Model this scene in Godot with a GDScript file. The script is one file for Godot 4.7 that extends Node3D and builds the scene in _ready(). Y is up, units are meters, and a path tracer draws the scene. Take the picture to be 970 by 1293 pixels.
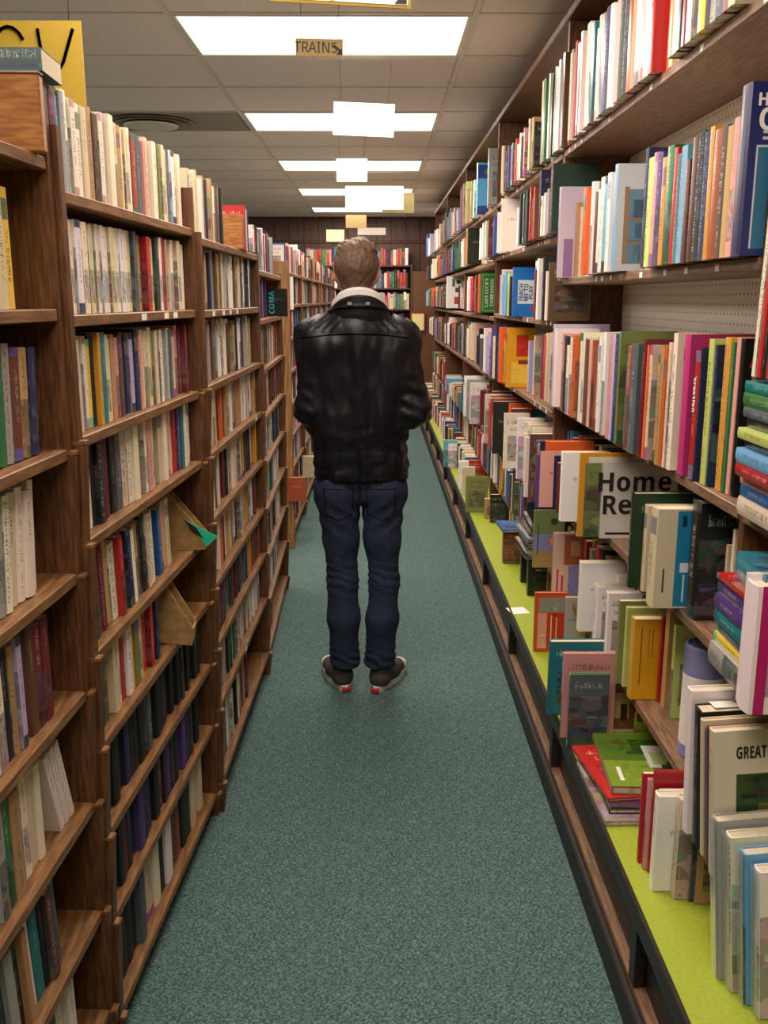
extends Node3D
# A used-book shop aisle: paperback cases on the left, a wall of shelves on the right, a man from behind.

var M := {}
var used := {}
var rng := RandomNumberGenerator.new()
const EYE := Vector3(0, 1.53, 0)
const CEIL := 2.62
const BACK_Z := -13.4
const WALL_X := 0.955

var cam_basis := Basis.from_euler(Vector3(deg_to_rad(-12.7666), deg_to_rad(-0.4244), 0))
const LAMP := 3.7
const LAMP_COLOUR := Color(1.0, 0.915, 0.86)

func _ready() -> void:
	# camera, surroundings, exposure
	var cam := Camera3D.new()
	cam.name = "camera"
	cam.position = EYE
	cam.basis = cam_basis
	cam.fov = 57.232
	cam.keep_aspect = Camera3D.KEEP_HEIGHT
	cam.near = 0.05
	cam.far = 60.0
	add_child(cam)
	cam.current = true
	var env := Environment.new()
	env.background_mode = Environment.BG_COLOR
	env.background_color = Color(0.0, 0.0, 0.0)
	env.tonemap_mode = Environment.TONE_MAPPER_LINEAR
	env.tonemap_exposure = 1.0
	env.sdfgi_enabled = true
	env.ssao_enabled = true
	env.ssil_enabled = true
	var we := WorldEnvironment.new()
	we.name = "surroundings"
	we.environment = env
	add_child(we)
	make_materials()
	ceiling_lights()
	# the place
	build_room()
	print_sheet()
	right_side()
	left_side()
	far_end()
	build_man()
	build_books()
	signs()

# ---------------------------------------------------------------- mesh collecting
class Mb:
	var v := PackedVector3Array()
	var n := PackedVector3Array()
	var t := PackedVector2Array()
	var i := PackedInt32Array()
	var xf := Transform3D.IDENTITY
	func quad(a: Vector3, b: Vector3, c: Vector3, d: Vector3, r := Rect2(0, 0, 1, 1)) -> void:
		# corners run counter-clockwise seen from outside; r: a = bottom left, c = top right
		var k := v.size()
		var nn := xf.basis * ((b - a).cross(d - a).normalized() if (b - a).length_squared() > 1e-12 and (d - a).length_squared() > 1e-12 else (c - b).cross(d - b).normalized())
		for p: Vector3 in [a, b, c, d]:
			v.append(xf * p)
			n.append(nn)
		t.append(Vector2(r.position.x, r.end.y)); t.append(r.end); t.append(Vector2(r.end.x, r.position.y)); t.append(r.position)
		for j: int in [0, 2, 1, 0, 3, 2]:
			i.append(k + j)
	func tri(a: Vector3, b: Vector3, c: Vector3, na = null, nb = null, nc = null) -> void:
		var k := v.size()
		var nn := (b - a).cross(c - a).normalized()
		v.append(xf * a); v.append(xf * b); v.append(xf * c)
		n.append(xf.basis * (nn if na == null else na)); n.append(xf.basis * (nn if nb == null else nb)); n.append(xf.basis * (nn if nc == null else nc))
		for j in 3:
			t.append(Vector2.ZERO)
		i.append(k); i.append(k + 2); i.append(k + 1)
	func smooth_quad(p: Array, q: Array) -> void:
		tri(p[0], p[1], p[2], q[0], q[1], q[2])
		tri(p[0], p[2], p[3], q[0], q[2], q[3])
	func box(a: Vector3, b: Vector3, rs: Array = []) -> void:
		# rs: texture rects for +x, -x, +y, -y, +z, -z
		var e := Rect2(0, 0, 1, 1)
		var q: Array = rs if rs.size() == 6 else [e, e, e, e, e, e]
		quad(Vector3(b.x, a.y, b.z), Vector3(b.x, a.y, a.z), Vector3(b.x, b.y, a.z), Vector3(b.x, b.y, b.z), q[0])
		quad(Vector3(a.x, a.y, a.z), Vector3(a.x, a.y, b.z), Vector3(a.x, b.y, b.z), Vector3(a.x, b.y, a.z), q[1])
		quad(Vector3(a.x, b.y, b.z), Vector3(b.x, b.y, b.z), Vector3(b.x, b.y, a.z), Vector3(a.x, b.y, a.z), q[2])
		quad(Vector3(a.x, a.y, a.z), Vector3(b.x, a.y, a.z), Vector3(b.x, a.y, b.z), Vector3(a.x, a.y, b.z), q[3])
		quad(Vector3(a.x, a.y, b.z), Vector3(b.x, a.y, b.z), Vector3(b.x, b.y, b.z), Vector3(a.x, b.y, b.z), q[4])
		quad(Vector3(b.x, a.y, a.z), Vector3(a.x, a.y, a.z), Vector3(a.x, b.y, a.z), Vector3(b.x, b.y, a.z), q[5])
	func cbox(a: Vector3, b: Vector3, c := 0.002) -> void:
		# a box with chamfered edges
		var m := (a + b) / 2.0
		var h := (b - a) / 2.0
		var o := Vector3(minf(c, h.x * 0.8), minf(c, h.y * 0.8), minf(c, h.z * 0.8))
		var s := h - o
		for ax in 3:
			var u := (ax + 1) % 3
			var w := (ax + 2) % 3
			for sg: float in [-1.0, 1.0]:
				var p: Array = []
				for k: Array in [[-1, -1], [1, -1], [1, 1], [-1, 1]]:
					var x := Vector3.ZERO
					x[ax] = sg * h[ax]; x[u] = k[0] * s[u]; x[w] = k[1] * s[w]
					p.append(m + x)
				if sg > 0: quad(p[0], p[1], p[2], p[3])
				else: quad(p[3], p[2], p[1], p[0])
			for su: float in [-1.0, 1.0]:
				for sw: float in [-1.0, 1.0]:
					var p: Array = []
					for k: Array in [[-1, 0], [1, 0], [1, 1], [-1, 1]]:
						var x := Vector3.ZERO
						x[ax] = k[0] * s[ax]
						x[u] = su * (h[u] if k[1] == 0 else s[u])
						x[w] = sw * (s[w] if k[1] == 0 else h[w])
						p.append(m + x)
					if su * sw > 0: quad(p[0], p[1], p[2], p[3])
					else: quad(p[3], p[2], p[1], p[0])
		for sx: float in [-1.0, 1.0]:
			for sy: float in [-1.0, 1.0]:
				for sz: float in [-1.0, 1.0]:
					var p1 := m + Vector3(sx * h.x, sy * s.y, sz * s.z)
					var p2 := m + Vector3(sx * s.x, sy * h.y, sz * s.z)
					var p3 := m + Vector3(sx * s.x, sy * s.y, sz * h.z)
					if sx * sy * sz > 0: tri(p1, p2, p3)
					else: tri(p3, p2, p1)
	func prism(poly: Array, depth_from: Vector3, depth_to: Vector3, ux: Vector3, uy: Vector3) -> void:
		# poly (counter-clockwise in ux, uy with ux x uy along depth_to - depth_from) swept from depth_from to depth_to
		var pk := PackedVector2Array(poly)
		var ids := Geometry2D.triangulate_polygon(pk)
		var f := func(q: Vector2, o: Vector3) -> Vector3: return o + ux * q.x + uy * q.y
		for k in range(0, ids.size(), 3):
			var a := pk[ids[k]]; var b := pk[ids[k + 1]]; var c := pk[ids[k + 2]]
			if (b - a).cross(c - a) < 0:
				var sw := b
				b = c; c = sw
			tri(f.call(a, depth_to), f.call(b, depth_to), f.call(c, depth_to))
			tri(f.call(c, depth_from), f.call(b, depth_from), f.call(a, depth_from))
		for k in pk.size():
			var a := pk[k]; var b := pk[(k + 1) % pk.size()]
			quad(f.call(a, depth_from), f.call(b, depth_from), f.call(b, depth_to), f.call(a, depth_to))
	func tube(pts: Array, r: float, sides := 6, flat := 1.0) -> void:
		var rings: Array = []
		for k in pts.size():
			var d: Vector3 = (pts[mini(k + 1, pts.size() - 1)] - pts[maxi(k - 1, 0)]).normalized()
			var a := d.cross(Vector3.UP if absf(d.y) < 0.9 else Vector3.RIGHT).normalized()
			var b := d.cross(a).normalized()
			var ring: Array = []
			for s in sides:
				var w := TAU * s / sides
				ring.append([pts[k] + (a * cos(w) + b * sin(w) * flat) * r, a * cos(w) + b * sin(w)])
			rings.append(ring)
		for k in rings.size() - 1:
			for s in sides:
				var s2 := (s + 1) % sides
				var p: Array = [rings[k][s], rings[k + 1][s], rings[k + 1][s2], rings[k][s2]]
				smooth_quad([p[0][0], p[1][0], p[2][0], p[3][0]], [p[0][1], p[1][1], p[2][1], p[3][1]])
		for e in 2:
			var ring: Array = rings[0] if e == 0 else rings[-1]
			for s in range(1, sides - 1):
				if e == 0: tri(ring[0][0], ring[s][0], ring[s + 1][0])
				else: tri(ring[0][0], ring[s + 1][0], ring[s][0])
	func lathe(prof: Array, sides := 24) -> void:
		# prof: Vector2(radius, y) from the bottom up
		for k in prof.size() - 1:
			var p: Vector2 = prof[k]
			var q: Vector2 = prof[k + 1]
			var nn := Vector2(q.y - p.y, p.x - q.x).normalized()
			for s in sides:
				var a := TAU * s / sides
				var b := TAU * (s + 1) / sides
				var da := Vector3(cos(a), 0, -sin(a)); var db := Vector3(cos(b), 0, -sin(b))
				smooth_quad([da * p.x + Vector3.UP * p.y, db * p.x + Vector3.UP * p.y, db * q.x + Vector3.UP * q.y, da * q.x + Vector3.UP * q.y],
					[da * nn.x + Vector3.UP * nn.y, db * nn.x + Vector3.UP * nn.y, db * nn.x + Vector3.UP * nn.y, da * nn.x + Vector3.UP * nn.y])
	func mesh() -> ArrayMesh:
		var a := []
		a.resize(Mesh.ARRAY_MAX)
		a[Mesh.ARRAY_VERTEX] = v; a[Mesh.ARRAY_NORMAL] = n; a[Mesh.ARRAY_TEX_UV] = t; a[Mesh.ARRAY_INDEX] = i
		var m := ArrayMesh.new()
		m.add_surface_from_arrays(Mesh.PRIMITIVE_TRIANGLES, a)
		return m

func numbered(called: String) -> String:
	var k: int = used.get(called, 0)
	used[called] = k + 1
	return called if k == 0 else "%s_%03d" % [called, k]

func node(called: String, m: Mesh, material: Material, parent: Node = self) -> MeshInstance3D:
	var o := MeshInstance3D.new()
	o.name = numbered(called) if parent == self else called
	o.mesh = m
	o.material_override = material
	o.cast_shadow = GeometryInstance3D.SHADOW_CASTING_SETTING_ON
	parent.add_child(o, true)
	return o

func put(called: String, b: Mb, material: Material, parent: Node = self) -> MeshInstance3D:
	return node(called, b.mesh(), material, parent)

func boxed(called: String, a: Vector3, b: Vector3, material: Material, parent: Node = self, ch := 0.002) -> MeshInstance3D:
	var m := Mb.new()
	var mid := (a + b) / 2.0
	var base := Vector3(mid.x, minf(a.y, b.y), mid.z)
	m.cbox(a - base, b - base, ch)
	var o := put(called, m, material, parent)
	o.position = base
	return o

func thing(called: String, label: String, category: String, at := Vector3.ZERO, turn := 0.0, group := "") -> Node3D:
	var o := Node3D.new()
	o.name = numbered(called)
	add_child(o)
	o.position = at
	o.rotation.y = turn
	tag(o, label, category, group)
	return o

func tag(o: Node, label: String, category := "", group := "", kind := "") -> Node:
	if label: o.set_meta("label", label)
	if category: o.set_meta("category", category)
	if group: o.set_meta("group", group)
	if kind: o.set_meta("kind", kind)
	return o

func lettering(text: String, height: float, material: Material, parent: Node, at: Vector3, rot := Vector3.ZERO, bold := true, serif := false, stretch := 1.0) -> MeshInstance3D:
	var f := SystemFont.new()
	f.font_names = PackedStringArray(["Droid Serif" if serif else "Droid Sans"])
	if bold: f.font_weight = 700
	var tm := TextMesh.new()
	tm.text = text
	tm.font = f
	tm.font_size = 32
	tm.pixel_size = height / 24.0
	tm.depth = 0.0008
	tm.curve_step = 4.0
	var o := MeshInstance3D.new()
	o.name = "lettering"
	o.mesh = tm
	o.material_override = material
	o.cast_shadow = GeometryInstance3D.SHADOW_CASTING_SETTING_ON
	parent.add_child(o, true)
	o.position = at
	o.rotation_degrees = rot
	o.scale = Vector3(stretch, 1, 1)
	return o

# ---------------------------------------------------------------- materials
func ramp(stops: Array) -> Gradient:
	var g := Gradient.new()
	var offs := PackedFloat32Array()
	var cols := PackedColorArray()
	for s: Array in stops:
		offs.append(s[0]); cols.append(Color(s[1]))
	g.offsets = offs
	g.colors = cols
	return g

func noise_tex(freq: float, stops: Array, size := 512, kind := FastNoiseLite.TYPE_SIMPLEX_SMOOTH, octaves := 4, nseed := 1, as_normal := 0.0) -> NoiseTexture2D:
	var f := FastNoiseLite.new()
	f.noise_type = kind
	f.frequency = freq
	f.fractal_octaves = octaves
	f.seed = nseed
	var t := NoiseTexture2D.new()
	t.width = size
	t.height = size
	t.seamless = true
	t.noise = f
	if as_normal > 0.0:
		t.as_normal_map = true
		t.bump_strength = as_normal
	elif stops.size():
		t.color_ramp = ramp(stops)
	return t

func plain(c: Color, rough := 0.6, metal := 0.0, spec := 0.5) -> StandardMaterial3D:
	var m := StandardMaterial3D.new()
	m.albedo_color = c
	m.roughness = rough
	m.metallic = metal
	m.metallic_specular = spec
	return m

func noisy(tex: Texture2D, scale: Vector3, rough: float, normal: Texture2D = null, depth := 0.5, world := true) -> StandardMaterial3D:
	var m := StandardMaterial3D.new()
	m.albedo_texture = tex
	m.roughness = rough
	m.uv1_triplanar = true
	m.uv1_world_triplanar = world
	m.uv1_scale = scale
	if normal:
		m.normal_enabled = true
		m.normal_texture = normal
		m.normal_scale = depth
	return m

func make_materials() -> void:
	var wn := noise_tex(0.012, [], 512, FastNoiseLite.TYPE_SIMPLEX_SMOOTH, 5, 4, 3.0)
	var walnut := noise_tex(0.011, [[0.0, "422818"], [0.4, "583921"], [0.55, "624025"], [0.7, "6d482b"], [1.0, "7f5635"]], 1024, FastNoiseLite.TYPE_SIMPLEX_SMOOTH, 6, 3)
	var worn := noise_tex(0.010, [[0.0, "5a3d28"], [0.35, "71502f"], [0.55, "7f5b37"], [0.75, "8c6840"], [1.0, "9d7a4f"]], 1024, FastNoiseLite.TYPE_SIMPLEX_SMOOTH, 6, 7)
	M.upright = noisy(walnut, Vector3(9, 0.9, 9), 0.42, wn, 0.35)
	M.shelf = noisy(worn, Vector3(9, 9, 0.8), 0.45, wn, 0.35)
	var grey_wood := noise_tex(0.010, [[0.0, "5a422f"], [0.4, "735741"], [0.6, "80634b"], [1.0, "967757"]], 1024, FastNoiseLite.TYPE_SIMPLEX_SMOOTH, 6, 9)
	M.wall_shelf = noisy(grey_wood, Vector3(9, 9, 0.8), 0.5, wn, 0.3)
	M.panelling = noisy(noise_tex(0.012, [[0.0, "2a1812"], [0.4, "4a2e24"], [0.7, "57382b"], [1.0, "684537"]], 512, FastNoiseLite.TYPE_SIMPLEX_SMOOTH, 5, 12), Vector3(6, 0.5, 6), 0.5)
	M.plywood = noisy(noise_tex(0.012, [[0.0, "6a4626"], [0.45, "8a6238"], [0.7, "9a7044"], [1.0, "ae8454"]], 512, FastNoiseLite.TYPE_SIMPLEX_SMOOTH, 5, 15), Vector3(7, 0.8, 7), 0.5)
	M.end_wood = noisy(noise_tex(0.012, [[0.0, "7a4a24"], [0.45, "96622f"], [0.7, "a8733b"], [1.0, "bb8a4c"]], 512, FastNoiseLite.TYPE_SIMPLEX_SMOOTH, 5, 25), Vector3(2.0, 14, 14), 0.4)
	M.carpet = noisy(noise_tex(0.09, [[0.0, "1c2a29"], [0.3, "304645"], [0.47, "435e5b"], [0.6, "4e6b66"], [0.78, "64817a"], [1.0, "8a9b8f"]], 1024, FastNoiseLite.TYPE_VALUE_CUBIC, 3, 21), Vector3(2.9, 2.9, 2.9), 0.95, noise_tex(0.09, [], 1024, FastNoiseLite.TYPE_VALUE_CUBIC, 2, 22, 6.0), 0.8)
	M.tile = noisy(noise_tex(0.06, [[0.0, "c6bab4"], [0.3, "dbd0ca"], [0.5, "e6dbd6"], [1.0, "ece2dd"]], 1024, FastNoiseLite.TYPE_CELLULAR, 3, 31), Vector3(2, 2, 2), 0.9)
	M.tbar = plain(Color("d4ccc1"), 0.5)
	M.vent_plate = plain(Color("8d857c"), 0.6)
	M.plaster = noisy(noise_tex(0.02, [[0.0, "b9b0a2"], [1.0, "c9c1b3"]], 256), Vector3(1, 1, 1), 0.9)
	# pegboard: hardboard with drilled holes
	var pg := Image.create(256, 256, true, Image.FORMAT_RGB8)
	pg.fill(Color("e6e2d9"))
	for a in 8:
		for b in 8:
			for dy in range(-4, 5):
				var w := int(sqrt(16.0 - dy * dy))
				pg.fill_rect(Rect2i(16 + 32 * a - w, 16 + 32 * b + dy, 2 * w + 1, 1), Color("6b6459"))
	pg.generate_mipmaps()
	M.pegboard = noisy(ImageTexture.create_from_image(pg), Vector3(4.9, 4.9, 4.9), 0.6)
	M.lime = noisy(noise_tex(0.05, [[0.0, "93a32c"], [0.5, "9cad33"], [1.0, "a4b53d"]], 512, FastNoiseLite.TYPE_SIMPLEX, 3, 41), Vector3(3, 3, 3), 0.42)
	M.black_edge = noisy(noise_tex(0.03, [[0.0, "15120f"], [0.6, "241e19"], [1.0, "3a3029"]], 256, FastNoiseLite.TYPE_SIMPLEX, 4, 43), Vector3(5, 5, 2), 0.4)
	M.cove = plain(Color("1a1816"), 0.55)
	M.recess = noisy(noise_tex(0.02, [[0.0, "1d1511"], [0.5, "2b1f18"], [1.0, "3a2b20"]], 256, FastNoiseLite.TYPE_SIMPLEX, 4, 44), Vector3(6, 6, 1), 0.5)
	M.frame = plain(Color("d8d4ca"), 0.45)
	M.lens = plain(Color("f4f3ee"), 0.6)
	M.lens.emission_enabled = true
	M.lens.emission = Color("fff6e6")
	M.lens.emission_energy_multiplier = 3.0
	M.pages = noisy(noise_tex(0.02, [[0.0, "b9ab8a"], [0.5, "d6cab0"], [1.0, "e6dfcc"]], 256, FastNoiseLite.TYPE_SIMPLEX, 3, 51), Vector3(14, 1.0, 140), 0.9)
	M.white_paper = plain(Color("efece2"), 0.7)
	M.tan_card = plain(Color("b29a68"), 0.85)
	M.yellow_card = plain(Color("957d1a"), 0.7)
	M.cream_card = plain(Color("e6d99a"), 0.8)
	M.ink = plain(Color("1b1918"), 0.6)
	M.white_ink = plain(Color("f0eee6"), 0.6)
	M.red_ink = plain(Color("b3262a"), 0.6)
	M.cyan_ink = plain(Color("2fb3cf"), 0.5)
	M.grey_ink = plain(Color("8b9494"), 0.5)
	M.gold_ink = plain(Color("b79a22"), 0.6)
	M.string = plain(Color("d8d4cc"), 0.7)
	M.cardboard = noisy(noise_tex(0.02, [[0.0, "8d6f42"], [0.5, "a3834f"], [1.0, "b3945f"]], 256, FastNoiseLite.TYPE_SIMPLEX, 4, 55), Vector3(6, 6, 6), 0.8)
	M.green_tag = plain(Color("22c79a"), 0.6)
	M.metal = plain(Color("b8b2a6"), 0.35, 0.8)
	M.clear = plain(Color(0.85, 0.88, 0.86, 0.22), 0.12)
	M.clear.transparency = BaseMaterial3D.TRANSPARENCY_ALPHA
	M.lilac = plain(Color("8d90c0"), 0.4)
	M.magenta = plain(Color("b41a6c"), 0.5)
	M.darkred = plain(Color("7c1a20"), 0.45)
	# clothes and skin
	M.leather = noisy(noise_tex(0.02, [[0.0, "08090d"], [0.6, "0c0e14"], [1.0, "13161e"]], 512, FastNoiseLite.TYPE_CELLULAR, 3, 61), Vector3(6, 6, 6), 0.4, noise_tex(0.05, [], 512, FastNoiseLite.TYPE_CELLULAR, 3, 62, 5.0), 0.35)
	M.leather.metallic_specular = 0.38
	M.denim = noisy(noise_tex(0.05, [[0.0, "0b1424"], [0.45, "121e35"], [0.7, "192a47"], [1.0, "2b3f5e"]], 1024, FastNoiseLite.TYPE_SIMPLEX, 4, 63), Vector3(3, 1.6, 3), 0.85, noise_tex(0.12, [], 512, FastNoiseLite.TYPE_SIMPLEX, 2, 64, 3.0), 0.4)
	M.stitch = plain(Color("8a7a5c"), 0.8)
	M.canvas = noisy(noise_tex(0.08, [[0.0, "2c2825"], [0.5, "3d3834"], [1.0, "524c46"]], 512, FastNoiseLite.TYPE_SIMPLEX, 3, 65), Vector3(6, 6, 6), 0.85)
	M.rubber = plain(Color("d8d4c8"), 0.5)
	M.skin = noisy(noise_tex(0.03, [[0.0, "b57a62"], [0.5, "c98f76"], [1.0, "d6a188"]], 256, FastNoiseLite.TYPE_SIMPLEX, 3, 66), Vector3(5, 5, 5), 0.5)
	M.skin.subsurf_scatter_enabled = true
	M.skin.subsurf_scatter_strength = 0.15
	M.hair = noisy(noise_tex(0.02, [[0.0, "33251a"], [0.45, "523d2d"], [0.7, "6a503a"], [1.0, "86684b"]], 512, FastNoiseLite.TYPE_SIMPLEX, 4, 67), Vector3(28, 6, 28), 0.6)
	M.hood = noisy(noise_tex(0.06, [[0.0, "bdbcb8"], [1.0, "dcdbd7"]], 256, FastNoiseLite.TYPE_SIMPLEX, 3, 69), Vector3(8, 8, 8), 0.95)
	M.eye = plain(Color("e8e4dc"), 0.3)

# ---------------------------------------------------------------- book printing: one sheet of spines and covers
const TINT := {"cream": "dccba6", "ivory": "e9dfcb", "tan": "b8935f", "brown": "5f3f2a", "rust": "9c4a2c", "orange": "e2601f", "gold": "cf9a2a", "yellow": "ecc93a", "red": "b92626", "maroon": "6f1c28", "pink": "dd9d97", "magenta": "b81e70", "purple": "50367a", "lilac": "bdb0cf", "navy": "1b2450", "blue": "2a59a4", "sky": "6aaed6", "teal": "1b7486", "green": "2b7239", "darkgreen": "1a3627", "olive": "7a8048", "lime": "c3cf6e", "white": "eeede8", "grey": "a3a39e", "black": "171718", "slate": "566270"}
const SHADE_NAME := {"tan": "tan brown", "gold": "golden yellow", "sky": "light blue", "darkgreen": "dark green", "lime": "pale lime", "slate": "slate blue", "rust": "rust brown", "navy": "navy blue", "cream": "aged cream", "ivory": "ivory white"}
const LETTER := {"c": "cream", "i": "ivory", "t": "tan", "b": "brown", "R": "rust", "o": "orange", "g": "gold", "y": "yellow", "r": "red", "m": "maroon", "p": "pink", "M": "magenta", "P": "purple", "L": "lilac", "n": "navy", "u": "blue", "s": "sky", "e": "teal", "G": "green", "D": "darkgreen", "O": "olive", "I": "lime", "w": "white", "x": "grey", "k": "black", "l": "slate"}
var tint_at := {}
var cover_at := {}
const SHEET := 2048.0

func glyphs(img: Image, x0: int, y0: int, w: int, h: int, c: Color, along_y: bool) -> void:
	# rows of small strokes: print too fine to read
	var p := 0
	var length := h if along_y else w
	var breadth := w if along_y else h
	while p < length - 3:
		var g := rng.randi_range(3, 6)
		if rng.randf() < 0.16:
			p += g
			continue
		for s in 3:
			var a := rng.randi_range(0, g - 2)
			var b := rng.randi_range(0, maxi(1, breadth - 3))
			var flat := rng.randf() < 0.5
			var sw := maxi(2, g - a - 1) if flat else 1
			var sh := 1 if flat else maxi(2, breadth - b - 1)
			if along_y: img.fill_rect(Rect2i(x0 + b, y0 + p + a, mini(sh, breadth - b), mini(sw, length - p - a)), c)
			else: img.fill_rect(Rect2i(x0 + p + a, y0 + b, mini(sw, length - p - a), mini(sh, breadth - b)), c)
		p += g

func vary(c: Color, amount: float) -> Color:
	return Color(clampf(c.r + rng.randf_range(-amount, amount), 0, 1), clampf(c.g + rng.randf_range(-amount, amount), 0, 1), clampf(c.b + rng.randf_range(-amount, amount), 0, 1))

func picture(img: Image, r: Rect2i, base: Color, count: int) -> void:
	# a printed photograph: overlapping soft-edged patches, dabs and streaks
	img.fill_rect(r, base)
	for k in count * 2:
		var w := rng.randi_range(3, maxi(4, r.size.x * 2 / 3))
		var h := rng.randi_range(2, maxi(3, r.size.y / 3))
		var c := vary(base.lerp(Color.from_hsv(rng.randf(), 0.35, rng.randf_range(0.1, 0.85)), 0.38), 0.05)
		blob(img, r, r.position.x + rng.randi_range(0, r.size.x), r.position.y + rng.randi_range(0, r.size.y), w / 2, h / 2, c)

func blob(img: Image, clip: Rect2i, cx: int, cy: int, rx: int, ry: int, c: Color) -> void:
	for dy in range(-ry, ry + 1):
		var half := int(rx * sqrt(maxf(0.0, 1.0 - pow(float(dy) / maxi(ry, 1), 2.0)))) + (rng.randi() % 3) - 1
		if half < 0: continue
		var line := Rect2i(cx - half, cy + dy, 2 * half + 1, 1).intersection(clip)
		if line.size.x > 0 and line.size.y > 0: img.fill_rect(line, c)

func cover_cell(k: int) -> Rect2i:
	return Rect2i((k % 16) * 128, 1024 + (k / 16) * 168, 128, 168)

func uv(r: Rect2i, inset := 1.0) -> Rect2:
	return Rect2((r.position.x + inset) / SHEET, (r.position.y + inset) / SHEET, (r.size.x - 2 * inset) / SHEET, (r.size.y - 2 * inset) / SHEET)

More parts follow.
